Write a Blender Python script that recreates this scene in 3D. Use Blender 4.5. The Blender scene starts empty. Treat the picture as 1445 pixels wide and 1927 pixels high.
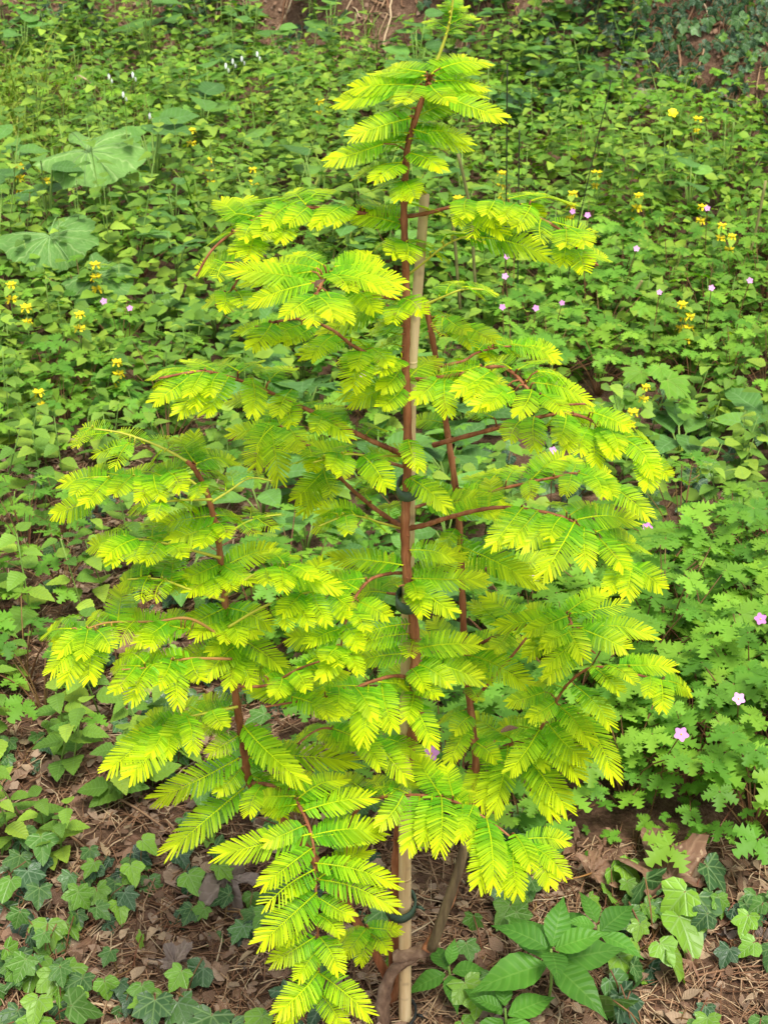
import bpy, math, random
import numpy as np
from mathutils import Vector, Matrix
random.seed(7); np.random.seed(7)
R = math.radians
sc = bpy.context.scene
COL = sc.collection

# ------------------------------------------------------------------ camera
CH = 1.5; PITCH = R(30); VF = R(38); TH = math.tan(VF/2)
cd = bpy.data.cameras.new('camera'); cam = bpy.data.objects.new('camera', cd); COL.objects.link(cam)
cam.location = (0, 0, CH); cam.rotation_euler = (math.pi/2-PITCH, 0, 0)
cd.sensor_fit = 'VERTICAL'; cd.sensor_height = 24; cd.sensor_width = 18
cd.lens = 12/TH; cd.clip_start = 0.02; cd.clip_end = 400
sc.camera = cam
cd.dof.use_dof = True; cd.dof.focus_distance = 1.5; cd.dof.aperture_fstop = 18
# ------------------------------------------------------------------ light
SUN_EL, SUN_AZ = R(66), R(155)
w = bpy.data.worlds.new('World'); sc.world = w; w.use_nodes = True
nt = w.node_tree; bg = nt.nodes['Background']
sky = nt.nodes.new('ShaderNodeTexSky'); sky.sky_type = 'NISHITA'; sky.sun_disc = False
sky.sun_elevation = SUN_EL; sky.sun_rotation = SUN_AZ
hs = nt.nodes.new('ShaderNodeHueSaturation'); hs.inputs['Saturation'].default_value = 0.25
nt.links.new(sky.outputs[0], hs.inputs['Color']); nt.links.new(hs.outputs[0], bg.inputs['Color'])
bg.inputs['Strength'].default_value = 0.118
sl = bpy.data.lights.new('sun', 'SUN'); sl.energy = 2.15; sl.angle = R(22); sl.color = (1, .96, .88)
so = bpy.data.objects.new('sun', sl); COL.objects.link(so)
sd = Vector((math.sin(SUN_AZ)*math.cos(SUN_EL), math.cos(SUN_AZ)*math.cos(SUN_EL), math.sin(SUN_EL)))
so.rotation_euler = sd.to_track_quat('Z', 'Y').to_euler(); so.location = (0, 0, 6)
vs = sc.view_settings; vs.view_transform = 'Standard'; vs.look = 'None'; vs.exposure = 1.15; vs.gamma = 1

cy = sc.cycles; cy.max_bounces = 6; cy.diffuse_bounces = 3; cy.adaptive_threshold = .02; cy.glossy_bounces = 2; cy.transmission_bounces = 4; cy.transparent_max_bounces = 4
cy.caustics_reflective = False; cy.caustics_refractive = False
# ------------------------------------------------------------------ picture <-> place
FW = Vector((0, math.cos(PITCH), -math.sin(PITCH))); UP = Vector((0, math.sin(PITCH), math.cos(PITCH)))
def ray(px, py):
    return FW + Vector((1, 0, 0))*((px-722.5)/963.5*TH) + UP*(-(py-963.5)/963.5*TH)
TY = 1.31
def P(px, py, Y):                       # point of that direction on the upright plane at distance Y
    d = ray(px, py); return Vector((0, 0, CH)) + d*(Y/d.y)
def G(px, py, z=0.0):                   # point of that direction at height z
    d = ray(px, py); return Vector((0, 0, CH)) + d*((z-CH)/d.z)
def pix(p):
    v = Vector(p) - Vector((0, 0, CH)); k = v.dot(FW)
    if k < .05: return (-9e3, 9e3)
    return (722.5+v.x/k/TH*963.5, 963.5-v.dot(UP)/k/TH*963.5)

def bank_foot(x): return 6.25 - .72*max(-.6, min(2.2, x))
_ph = np.random.rand(12)*6.28
def gh(x, y):
    h = .022*math.sin(1.9*x+_ph[0])*math.sin(1.6*y+_ph[1]) + .012*math.sin(5.1*x+_ph[2]+.7*y)*math.sin(4.3*y+_ph[3])
    d = y - bank_foot(x)
    if d > 0:
        k = min(d, 1.25); h += 1.25*k*k/(k+.18) + .05*math.sin(6*x+_ph[4])*min(1, d*2)
        if d > 1.25: h += .02*(d-1.25)
    return h

# ------------------------------------------------------------------ materials
def nodes(m):
    m.use_nodes = True; n = m.node_tree; n.nodes.clear(); return n
def N(n, t, **k):
    o = n.nodes.new(t)
    for a, b in k.items():
        if a == 'ins':
            for i, v in b.items():
                if hasattr(v, 'is_linked') or isinstance(v, bpy.types.NodeSocket): n.links.new(v, o.inputs[i])
                else: o.inputs[i].default_value = v
        else: setattr(o, a, b)
    return o
def mth(n, op, a, b=0.0, c=None, clamp=False):
    i = {0: a, 1: b}
    if c is not None: i[2] = c
    return N(n, 'ShaderNodeMath', operation=op, use_clamp=clamp, ins=i).outputs[0]
def mix(n, f, a, b, blend='MIX'):
    o = n.nodes.new('ShaderNodeMix'); o.data_type = 'RGBA'; o.blend_type = blend
    for i, v in ((0, f), (6, a), (7, b)):
        if isinstance(v, bpy.types.NodeSocket): n.links.new(v, o.inputs[i])
        else: o.inputs[i].default_value = v if not isinstance(v, tuple) or len(v) == 4 else (*v, 1)
    return o.outputs[2]
def ramp(n, f, stops):
    o = n.nodes.new('ShaderNodeValToRGB'); e = o.color_ramp.elements
    while len(e) < len(stops): e.new(.5)
    for k, (p, c) in enumerate(stops): e[k].position = p; e[k].color = (*c, 1)
    n.links.new(f, o.inputs[0]); return o.outputs[0]
def rnd(n):
    at = N(n, 'ShaderNodeAttribute', attribute_name='lf'); s = N(n, 'ShaderNodeSeparateXYZ', ins={0: at.outputs['Vector']})
    oi = N(n, 'ShaderNodeObjectInfo')
    r = mth(n, 'FRACT', mth(n, 'ADD', s.outputs[2], oi.outputs['Random']))
    r2 = mth(n, 'FRACT', mth(n, 'MULTIPLY', mth(n, 'ADD', s.outputs[2], oi.outputs['Random']), 7.31))
    return s.outputs[0], s.outputs[1], r, r2
def leafmat(name, stops, vein=None, veincol=(.3, .42, .15), vw=.5, rough=.5, trans=.3, tcol=None, spec=.2, tip=None, blotch=.25, spots=None):
    m = bpy.data.materials.new(name); n = nodes(m)
    a, b, r, r2 = rnd(n)
    col = ramp(n, r, stops)
    tc = N(n, 'ShaderNodeTexCoord')
    nz = N(n, 'ShaderNodeTexNoise', ins={'Vector': tc.outputs['Object'], 'Scale': 38.0, 'Detail': 1.0})
    k = mth(n, 'MULTIPLY_ADD', nz.outputs[0], blotch*2, 1-blotch)
    k = mth(n, 'MULTIPLY', k, mth(n, 'MULTIPLY_ADD', r2, .4, .8))
    if tip is not None:
        f = N(n, 'ShaderNodeMapRange', ins={0: mth(n, 'MULTIPLY_ADD', r2, .25, mth(n, 'MULTIPLY_ADD', b, .15, a)), 1: tip[1], 2: tip[2]}).outputs[0]
        col = mix(n, f, col, tip[0])
    bumpv = nz.outputs[0]
    if vein == 'pinnate':
        ab = mth(n, 'ABSOLUTE', b)
        mid = mth(n, 'LESS_THAN', ab, .05)
        s = mth(n, 'PINGPONG', mth(n, 'SUBTRACT', a, mth(n, 'MULTIPLY', ab, .16)), .06)
        sv = mth(n, 'SUBTRACT', 1, mth(n, 'MULTIPLY', s, 45), clamp=True)
        vm = mth(n, 'MAXIMUM', mid, mth(n, 'MULTIPLY', sv, .7)); bumpv = mth(n, 'ADD', mth(n, 'MULTIPLY', s, 12), mth(n, 'MULTIPLY', nz.outputs[0], .5))
        col = mix(n, mth(n, 'MULTIPLY', vm, vw), col, veincol)
    elif vein == 'radial':
        wob = mth(n, 'MULTIPLY_ADD', nz.outputs[0], .25, b); dd = mth(n, 'MULTIPLY', a, mth(n, 'PINGPONG', wob, .21))
        v1 = mth(n, 'SUBTRACT', 1, mth(n, 'MULTIPLY', dd, 38), clamp=True)
        s = mth(n, 'PINGPONG', mth(n, 'SUBTRACT', a, mth(n, 'MULTIPLY', dd, 1.6)), .07)
        v2 = mth(n, 'MULTIPLY', mth(n, 'SUBTRACT', 1, mth(n, 'MULTIPLY', s, 50), clamp=True), .5)
        vm = mth(n, 'MAXIMUM', v1, v2); bumpv = mth(n, 'SUBTRACT', nz.outputs[0], vm)
        col = mix(n, mth(n, 'MULTIPLY', vm, vw), col, veincol)
    elif vein == 'palmate':
        ang = mth(n, 'ABSOLUTE', mth(n, 'ARCTAN2', b, a))
        rr = mth(n, 'SQRT', mth(n, 'ADD', mth(n, 'MULTIPLY', a, a), mth(n, 'MULTIPLY', b, b)))
        pp = mth(n, 'PINGPONG', ang, .44); dd = mth(n, 'MULTIPLY', rr, pp)
        v1 = mth(n, 'SUBTRACT', 1, mth(n, 'MULTIPLY', dd, 26), clamp=True)
        s = mth(n, 'PINGPONG', mth(n, 'SUBTRACT', rr, mth(n, 'MULTIPLY', dd, 1.2)), .12)
        v2 = mth(n, 'MULTIPLY', mth(n, 'SUBTRACT', 1, mth(n, 'MULTIPLY', s, 26), clamp=True), .6)
        vm = mth(n, 'MAXIMUM', v1, v2); bumpv = mth(n, 'SUBTRACT', mth(n, 'MULTIPLY', nz.outputs[0], .4), vm)
        col = mix(n, mth(n, 'MULTIPLY', vm, vw), col, veincol)
    col = mix(n, 1.0, col, N(n, 'ShaderNodeCombineColor', ins={0: k, 1: k, 2: k}).outputs[0], 'MULTIPLY')
    if spots:
        vo = N(n, 'ShaderNodeTexNoise', ins={'Vector': tc.outputs['Object'], 'Scale': 110.0, 'Detail': 2.0})
        f = N(n, 'ShaderNodeMapRange', ins={0: vo.outputs[0], 1: .62, 2: .72}).outputs[0]
        col = mix(n, mth(n, 'MULTIPLY', f, .8), col, spots)
    pr = N(n, 'ShaderNodeBsdfPrincipled', ins={'Base Color': col, 'Roughness': rough, 'Specular IOR Level': spec})
    if vein:
        bp = N(n, 'ShaderNodeBump', ins={'Strength': .5, 'Distance': .002, 'Height': bumpv}); n.links.new(bp.outputs[0], pr.inputs['Normal'])
    out = N(n, 'ShaderNodeOutputMaterial')
    if trans > 0:
        hv = N(n, 'ShaderNodeHueSaturation', ins={'Color': col, 'Saturation': 1.15, 'Value': 1.3 if tcol is None else tcol})
        tr = N(n, 'ShaderNodeBsdfTranslucent', ins={0: hv.outputs[0]})
        mx = N(n, 'ShaderNodeMixShader', ins={0: trans, 1: pr.outputs[0], 2: tr.outputs[0]})
        n.links.new(mx.outputs[0], out.inputs[0])
    else: n.links.new(pr.outputs[0], out.inputs[0])
    return m
def woodmat(name, stops, scale=60, stretch=8, rough=.8, bump=.5, ring=None):
    m = bpy.data.materials.new(name); n = nodes(m)
    tc = N(n, 'ShaderNodeTexCoord'); mp = N(n, 'ShaderNodeMapping', ins={0: tc.outputs['Object'], 3: (1, 1, 1/stretch)})
    nz = N(n, 'ShaderNodeTexNoise', ins={'Vector': mp.outputs[0], 'Scale': float(scale), 'Detail': 6.0, 'Roughness': .65})
    f = N(n, 'ShaderNodeMapRange', ins={0: nz.outputs[0], 1: .3, 2: .7}).outputs[0]
    col = ramp(n, f, stops)
    if ring:
        n2 = N(n, 'ShaderNodeTexNoise', ins={'Vector': tc.outputs['Object'], 'Scale': 45.0, 'Detail': 2.0})
        col = mix(n, N(n, 'ShaderNodeMapRange', ins={0: n2.outputs[0], 1: .58, 2: .7, 4: .8}).outputs[0], col, ring)
    bp = N(n, 'ShaderNodeBump', ins={'Strength': bump, 'Distance': .003, 'Height': nz.outputs[0]})
    pr = N(n, 'ShaderNodeBsdfPrincipled', ins={'Base Color': col, 'Roughness': rough, 'Specular IOR Level': .25, 'Normal': bp.outputs[0]})
    n.links.new(pr.outputs[0], N(n, 'ShaderNodeOutputMaterial').inputs[0]); return m
M = {}
M['frond'] = leafmat('golden_needles', [(0, (.11, .37, .008)), (.5, (.18, .465, .009)), (1, (.27, .55, .010))], rough=.5, trans=.42, spec=.25,
                     tip=((.63, .72, .008), .38, 1.2), blotch=.08)
M['herb'] = leafmat('herb_robert_leaf', [(0, (.09, .235, .024)), (.5, (.15, .33, .030)), (1, (.23, .42, .036))], rough=.5, trans=.3, blotch=.2)
M['arch'] = leafmat('archangel_leaf', [(0, (.085, .19, .028)), (.5, (.185, .33, .038)), (1, (.33, .47, .05))], vein='pinnate', veincol=(.2, .36, .08), vw=.45, rough=.45, trans=.3)
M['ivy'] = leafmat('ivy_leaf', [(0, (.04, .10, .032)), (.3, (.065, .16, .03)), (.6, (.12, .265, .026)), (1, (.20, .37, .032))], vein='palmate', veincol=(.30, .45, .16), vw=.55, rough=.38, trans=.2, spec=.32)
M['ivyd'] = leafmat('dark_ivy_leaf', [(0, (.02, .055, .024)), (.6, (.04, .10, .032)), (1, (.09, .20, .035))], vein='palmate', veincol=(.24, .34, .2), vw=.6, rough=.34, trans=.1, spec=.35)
M['broad'] = leafmat('broad_leaf', [(0, (.08, .19, .045)), (.5, (.12, .27, .05)), (1, (.18, .36, .055))], vein='pinnate', veincol=(.2, .36, .13), vw=.5, rough=.45, trans=.25)
M['merc'] = leafmat('mercury_leaf', [(0, (.065, .195, .022)), (1, (.10, .27, .028))], vein='pinnate', veincol=(.2, .38, .07), vw=.35, rough=.42, trans=.28)
M['butter'] = leafmat('butterbur_leaf', [(0, (.11, .24, .05)), (1, (.15, .29, .06))], vein='radial', veincol=(.34, .48, .17), vw=.6, rough=.6, trans=.2, blotch=.3)
M['peri'] = leafmat('periwinkle_leaf', [(0, (.03, .10, .02)), (.6, (.06, .18, .025)), (1, (.17, .33, .03))], vein='pinnate', veincol=(.2, .34, .08), vw=.4, rough=.28, trans=.15, spec=.55)
M['syc'] = leafmat('sycamore_leaf', [(0, (.15, .34, .03)), (1, (.21, .42, .035))], vein='palmate', veincol=(.35, .5, .1), vw=.4, rough=.5, trans=.35)
M['grass'] = leafmat('grass_blade', [(0, (.10, .22, .03)), (.7, (.17, .30, .04)), (1, (.34, .36, .07))], rough=.5, trans=.3)
M['ygrass'] = leafmat('yellow_grass', [(0, (.15, .28, .03)), (.6, (.24, .34, .04)), (1, (.36, .35, .07))], rough=.5, trans=.3)
M['cover'] = leafmat('cover_leaf', [(0, (.085, .18, .024)), (.5, (.155, .29, .030)), (1, (.28, .41, .04))], rough=.5, trans=.25)
M['dead'] = leafmat('dead_leaf', [(0, (.11, .058, .036)), (.35, (.22, .125, .075)), (.7, (.33, .23, .16)), (1, (.44, .31, .18))], vein='pinnate', veincol=(.3, .22, .14), vw=.35, rough=.75, trans=.06, blotch=.45, spec=.2)
M['maple'] = leafmat('dry_maple_leaf', [(0, (.18, .095, .055)), (1, (.23, .13, .075))], vein='palmate', veincol=(.30, .19, .11), vw=.5, rough=.6, trans=.05, blotch=.4, spec=.3, spots=(.42, .3, .18))
M['maplegrey'] = leafmat('weathered_maple_leaf', [(0, (.15, .11, .09)), (1, (.20, .15, .12))], vein='palmate', veincol=(.33, .26, .22), vw=.5, rough=.8, trans=.05, blotch=.5, spec=.2)
M['straw'] = leafmat('needle_litter', [(0, (.15, .07, .035)), (.5, (.30, .165, .09)), (.85, (.46, .31, .18)), (1, (.62, .48, .30))], rough=.7, trans=0, blotch=.2)
M['chip'] = leafmat('bark_chip', [(0, (.06, .034, .022)), (.6, (.20, .11, .07)), (1, (.38, .27, .18))], rough=.9, trans=0, blotch=.5)
M['stem'] = leafmat('green_stem', [(0, (.13, .24, .04)), (1, (.2, .3, .06))], rough=.5, trans=0)
M['redstem'] = leafmat('red_stem', [(0, (.16, .06, .035)), (1, (.22, .14, .05))], rough=.5, trans=0)
M['darkstem'] = leafmat('dark_stalk', [(0, (.022, .03, .014)), (1, (.04, .05, .02))], rough=.6, trans=0)
M['olive'] = leafmat('olive_stalk', [(0, (.16, .16, .05)), (1, (.22, .19, .07))], rough=.7, trans=0, blotch=.4)
M['pink'] = leafmat('pink_petal', [(0, (.72, .26, .62)), (1, (.82, .42, .74))], rough=.5, trans=.2, blotch=.1)
M['yellow'] = leafmat('yellow_petal', [(0, (.84, .62, .010)), (1, (.88, .74, .02))], rough=.5, trans=.15, blotch=.15)
M['white'] = leafmat('white_petal', [(0, (.75, .78, .74)), (1, (.82, .84, .8))], rough=.5, trans=.2, blotch=.05)
M['bark'] = woodmat('red_bark', [(0, (.10, .032, .014)), (.5, (.27, .095, .038)), (1, (.44, .19, .085))], 90, 6, .7, .7)
M['twig'] = leafmat('new_wood', [(0, (.34, .16, .055)), (1, (.42, .24, .06))], rough=.6, trans=0, blotch=.3)
M['greentwig'] = leafmat('green_wood', [(0, (.42, .42, .05)), (1, (.5, .5, .05))], rough=.6, trans=0, blotch=.2)
M['stake'] = woodmat('stake_wood', [(0, (.42, .27, .12)), (.5, (.60, .43, .22)), (1, (.72, .56, .33))], 70, 14, .65, .35, ring=(.30, .2, .12))
M['tie'] = leafmat('green_tie', [(0, (.05, .085, .055)), (1, (.07, .11, .07))], rough=.45, trans=0, blotch=.2)
M['blacktie'] = leafmat('black_tie', [(0, (.02, .022, .02)), (1, (.03, .03, .03))], rough=.4, trans=0)
M['root'] = woodmat('dry_root', [(0, (.10, .06, .035)), (.5, (.22, .14, .09)), (1, (.36, .26, .17))], 50, 3, .85, .6)
M['collar'] = woodmat('collar_bark', [(0, (.08, .045, .03)), (.5, (.20, .12, .075)), (1, (.34, .23, .15))], 70, 2, .85, .9)
M['bstem'] = woodmat('mossy_stem', [(0, (.06, .042, .024)), (.5, (.14, .10, .05)), (1, (.26, .20, .10))], 90, 8, .85, .7)
M['stone'] = woodmat('pale_stone', [(0, (.20, .17, .10)), (.5, (.36, .32, .22)), (1, (.5, .46, .35))], 60, 1, .9, .6, ring=(.2, .22, .08))
def soil():
    m = bpy.data.materials.new('soil'); n = nodes(m); tc = N(n, 'ShaderNodeTexCoord')
    a = N(n, 'ShaderNodeTexNoise', ins={'Vector': tc.outputs['Object'], 'Scale': 6.0, 'Detail': 8.0, 'Roughness': .7})
    b = N(n, 'ShaderNodeTexNoise', ins={'Vector': tc.outputs['Object'], 'Scale': 120.0, 'Detail': 5.0, 'Roughness': .7})
    v = N(n, 'ShaderNodeTexVoronoi', ins={'Vector': tc.outputs['Object'], 'Scale': 90.0, 'Randomness': 1.0})
    f = mth(n, 'ADD', mth(n, 'MULTIPLY', a.outputs[0], .55), mth(n, 'MULTIPLY', b.outputs[0], .45))
    c = ramp(n, f, [(.3, (.05, .027, .018)), (.5, (.15, .085, .052)), (.72, (.36, .24, .15))])
    vb = N(n, 'ShaderNodeSeparateColor', ins={0: v.outputs['Color']}).outputs[0]; c = mix(n, .25, c, N(n, 'ShaderNodeCombineColor', ins={0: vb, 1: vb, 2: vb}).outputs[0], 'SOFT_LIGHT')
    h = mth(n, 'ADD', b.outputs[0], mth(n, 'MULTIPLY', v.outputs['Distance'], .3))
    bp = N(n, 'ShaderNodeBump', ins={'Strength': .9, 'Distance': .01, 'Height': h})
    pr = N(n, 'ShaderNodeBsdfPrincipled', ins={'Base Color': c, 'Roughness': .95, 'Specular IOR Level': .15, 'Normal': bp.outputs[0]})
    n.links.new(pr.outputs[0], N(n, 'ShaderNodeOutputMaterial').inputs[0]); return m
M['soil'] = soil()

# ------------------------------------------------------------------ mesh helpers: a shape is (V, F, A)
def shp(v, f, a=None):
    v = np.array(v, float).reshape(-1, 3)
    if a is None: a = np.zeros((len(v), 3))
    return (v, f, np.array(a, float).reshape(-1, 3))
def join(ss):
    V, F, A, o = [], [], [], 0
    for v, f, a in ss:
        V.append(v); A.append(a); F += [tuple(i+o for i in q) for q in f]; o += len(v)
    return (np.concatenate(V), F, np.concatenate(A))
def xf(s, mat, r=None):
    m = np.array(mat); v = s[0] @ m[:3, :3].T + m[:3, 3]
    a = s[2]
    if r is not None: a = a.copy(); a[:, 2] = (a[:, 2]+r) % 1
    return (v, s[1], a)
def mesh(name, s, mat, smooth=True):
    me = bpy.data.meshes.new(name); me.from_pydata(s[0].tolist(), [], s[1])
    at = me.attributes.new('lf', 'FLOAT_VECTOR', 'POINT'); at.data.foreach_set('vector', s[2].astype(np.float32).ravel())
    me.materials.append(M[mat])
    if smooth: me.polygons.foreach_set('use_smooth', [True]*len(me.polygons))
    me.update(); return me
def tube(pts, rad, n=6, r=None, cap=True):
    pts = [Vector(p) for p in pts]; V, F, A = [], [], []
    if r is None: r = random.random()
    prev = None
    for i, p in enumerate(pts):
        t = (pts[min(i+1, len(pts)-1)]-pts[max(i-1, 0)]).normalized()
        if prev is None:
            q = Vector((1, 0, 0)) if abs(t.x) < .8 else Vector((0, 1, 0)); u = (q-t*q.dot(t)).normalized()
        else: u = (prev-t*prev.dot(t)).normalized()
        prev = u; v = t.cross(u)
        k = rad[i] if hasattr(rad, '__len__') else rad
        for j in range(n):
            a = 2*math.pi*j/n; V.append(p+u*math.cos(a)*k+v*math.sin(a)*k); A.append((i/max(1, len(pts)-1), j/n, r))
    for i in range(len(pts)-1):
        for j in range(n):
            F.append((i*n+j, i*n+(j+1) % n, (i+1)*n+(j+1) % n, (i+1)*n+j))
    if cap: F.append(tuple(range(n-1, -1, -1))); F.append(tuple(range((len(pts)-1)*n, len(pts)*n)))
    return shp([tuple(v) for v in V], F, A)
def curve(pts, k=6):                     # Catmull-Rom
    pts = [Vector(p) for p in pts]; out = []
    for i in range(len(pts)-1):
        p0, p1, p2, p3 = pts[max(i-1, 0)], pts[i], pts[i+1], pts[min(i+2, len(pts)-1)]
        for j in range(k):
            t = j/k
            out.append(.5*((2*p1)+(p2-p0)*t+(2*p0-5*p1+4*p2-p3)*t*t+(3*p1-p0-3*p2+p3)*t**3))
    out.append(pts[-1]); return out
def frame(x, n):                         # rotation with local X along x and local Z close to n
    x = Vector(x).normalized(); n = Vector(n); z = n-x*n.dot(x)
    if z.length < 1e-4: z = Vector((0, 0, 1))-x*x.z
    z.normalize(); y = z.cross(x)
    return Matrix((x, y, z)).transposed().to_4x4()
def strip_leaf(L, prof, W, droop=.25, fold=.25, wave=.0, tooth=0.0, n=None, curl=0):
    n = n or len(prof); V, F, A = [], [], []
    for i in range(n):
        t = i/(n-1); q = t*(len(prof)-1); k = int(min(q, len(prof)-2)); wd = prof[k]+(prof[k+1]-prof[k])*(q-k)
        wd *= W*(1+(tooth if i % 2 else -tooth))
        x = L*(t-.08*droop*t*t); z = -droop*L*t*t*.6
        for c in (-1, -.5, 0, .5, 1):
            V.append((x-abs(c)*wd*.12, c*wd*(1-.1*fold), z+abs(c)*wd*fold+wave*math.sin(t*11+c*2)*wd-curl*c*c*wd)); A.append((t, c, 0))
    for i in range(n-1):
        for c in range(4): F.append((i*5+c, (i+1)*5+c, (i+1)*5+c+1, i*5+c+1))
    return shp(V, F, A)
def lobed(out, L, droop=.2, cup=.12, wav=.0, rings=3, seed=0, attr=1.0):   # outline (angle, radius) around the stalk point
    rs = random.Random(seed); V, F, A = [(0, 0, 0)], [], [(0, 0, 0)]; n = len(out)
    for k in range(1, rings+1):
        f = k/rings
        for a, r in out:
            x, y = r*f*math.cos(a), r*f*math.sin(a)
            z = -droop*max(0, x)**2*.6+cup*abs(y)*(1-.5*abs(y))+wav*f*math.sin(3*a+seed)+wav*.5*f*math.sin(7*a+2*seed)
            V.append((x*L, y*L, z*L)); A.append((x, y, 0))
    for j in range(n-1):
        F.append((0, 1+j, 2+j))
        for k in range(rings-1):
            o = 1+k*n; F.append((o+j, o+n+j, o+n+j+1, o+j+1))
    return shp(V, F, A)
def palm(tips, val, m=3, back=2.75):      # tips (angle, radius) with valleys between
    o = []
    full = [(-back, .16)]
    for i, (a, r) in enumerate(tips):
        if i: pa, pr = tips[i-1]; full.append(((a+pa)/2, val*min(r, pr)))
        full.append((a, r))
    full.append((back, .16))
    for i in range(len(full)-1):
        for j in range(m):
            t = j/m; o.append((full[i][0]+(full[i+1][0]-full[i][0])*t, full[i][1]+(full[i+1][1]-full[i][1])*t))
    return o+[full[-1]]

# ------------------------------------------------------------------ things
def tag(o, label=None, cat=None, group=None, kind=None):
    if label: o['label'] = label
    if cat: o['category'] = cat
    if group: o['group'] = group
    if kind: o['kind'] = kind
    return o
def ob(name, me, parent=None, mat=None):
    o = bpy.data.objects.new(name, me); COL.objects.link(o)
    if parent is not None: o.parent = parent
    if mat is not None: o.matrix_local = mat
    return o
def place(proto, name, loc, rz=0, s=1, label=None, cat=None, group=None, tilt=None):
    e = ob(name, None); e.empty_display_size = .02
    m = Matrix.Translation(loc) @ (tilt if tilt is not None else Matrix()) @ Matrix.Rotation(rz, 4, 'Z') @ Matrix.Scale(s, 4)
    e.matrix_world = m; tag(e, label, cat, group)
    for part in proto:
        c = ob(part[0], part[1], e, part[2])
        for sub in (part[3] if len(part) > 3 else []): ob(sub[0], sub[1], c, sub[2])
    return e
TR = Matrix.Translation
def rotm(axis, a): return Matrix.Rotation(a, 4, axis)

# ------------------------------------------------------------------ ground
def build_ground():
    xs = sorted(set([-80, -40, -20, -12, -8, -6]+list(np.round(np.arange(-4.5, 4.51, .06), 3))+[6, 8, 12, 20, 40, 80]))
    ys = sorted(set([-60, -30, -12, -6, -3, -1.5, -.5]+list(np.round(np.arange(0, 8.4, .06), 3))+[9, 10, 12, 16, 24, 40, 90]))
    V = [(x, y, gh(x, y)+(random.uniform(-.006, .006) if abs(x) < 5 and 0 < y < 8.5 else 0)) for y in ys for x in xs]
    nx = len(xs); F = [(j*nx+i, j*nx+i+1, (j+1)*nx+i+1, (j+1)*nx+i) for j in range(len(ys)-1) for i in range(nx-1)]
    return tag(ob('ground', mesh('ground', shp(V, F), 'soil')), kind='structure')
build_ground()

# ================================================================== THE SAPLING
T0 = P(742, 1925, TY); T0.z = gh(T0.x, T0.y)
def make_frond(seed, sparse=False):
    rs = random.Random(seed); L = .075; n = 16 if sparse else 33; S = []
    arch = rs.uniform(.015, .07); sway = rs.uniform(-.05, .05)
    def c(t): return Vector((t*L, sway*L*math.sin(math.pi*t), arch*L*math.sin(math.pi*min(1, t))*1.2))
    V, F, A = [], [], []
    for side in (-1, 1):
        lift = rs.uniform(.05, .2); dr = rs.uniform(.08, .26)
        for i in range(n):
            t = .03+.95*(i+.3*rs.random()+(.25 if side > 0 else 0))/n
            if rs.random() < .015: continue
            th = R(78-58*t**2.2+rs.uniform(-5, 5)); ln = .0205*(.5+.5*math.sin(min(1, t/.34)*1.571))*rs.uniform(.9, 1.05)
            if t > .6: ln *= 1-.34*((t-.6)/.4)**1.5
            wd = .00094*rs.uniform(.85, 1.15); o = len(V); r = rs.random()*.3
            d = Vector((math.cos(th), side*math.sin(th), 0)); e = Vector((-d.y, d.x, 0)); roll = rs.uniform(-.25, .25)
            p0 = c(t)
            for s, wk in ((0, .5), (.3, 1), (.9, .9), (1, 0)):
                fwd = Vector((1, 0, 0))*(.10*s*s*ln)
                p = p0+d*(ln*s)+fwd+Vector((0, 0, ln*(lift*s-dr*s*s)))
                if wk == 0: V.append(p); A.append((t, s, r))
                else:
                    q = (e+Vector((0, 0, roll)))*(wd*wk); V += [p-q, p+q]; A += [(t, s, r)]*2
            F += [(o, o+2, o+3, o+1), (o+2, o+4, o+5, o+3), (o+4, o+6, o+5)]
    fs = shp([tuple(v) for v in V], F, A)
    rach = tube([c(t)-Vector((0, 0, .0005)) for t in np.linspace(0, .97, 7)], list(np.linspace(.0011, .0005, 7)), 4)
    rach[2][:, 0] = 1.1; rach[2][:, 1] = 1; rach[2][:, 2] = .1
    return join([fs, rach])
FR_S = [make_frond(i) for i in range(9)]+[make_frond(90+i, True) for i in range(2)]
FR = [mesh('frond', s, 'frond') for s in FR_S]

class Br: pass
BR = {}
def pl(path, y0, y1, bend=1.0):
    n = len(path)
    if callable(y0): return [P(x, y, TY+y0(y)) for x, y in path]
    return [P(x, y, TY+y0+(y1-y0)*(i/(n-1))**bend) for i, (x, y) in enumerate(path)]
def branch(key, name, path, y0, y1, r0, r1, mat='bark', bend=1.0):
    b = Br(); b.key = key; b.name = name; b.pts = curve(pl(path, y0, y1, bend) if not isinstance(path[0], Vector) else path, 8); r0 *= (.74 if name == 'branch' else .92); b.r0, b.r1 = r0, r1
    n = len(b.pts)
    b.rad = [(r0+(r1-r0)*(i/(n-1))**.8)*(1+.10*math.sin(i*1.7+r0*9e3)) for i in range(n)]
    b.mat = mat; b.px = [pix(p) for p in b.pts]; b.tw = []; b.fr = []; BR[key] = b; return b
trunkpx = [(738, 1930), (741, 1800), (744, 1680), (752, 1560), (770, 1420), (784, 1337), (778, 1290), (782, 1237), (776, 1150), (766, 1080), (762, 1000), (765, 930), (767, 850), (766, 750), (763, 690), (765, 600), (763, 500), (760, 400), (763, 330), (768, 270), (788, 205), (806, 155)]
def trunk_y(y): return .014 if y > 1600 else -.020 if y < 1340 else .014-.034*(1600-y)/260
branch('T', 'trunk', trunkpx, trunk_y, .0, .0082, .0024)
branch('L', 'leader', [(806, 157), (822, 115), (838, 70), (848, 30), (853, -8)], 0, .005, .0022, .0008, 'greentwig')
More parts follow.
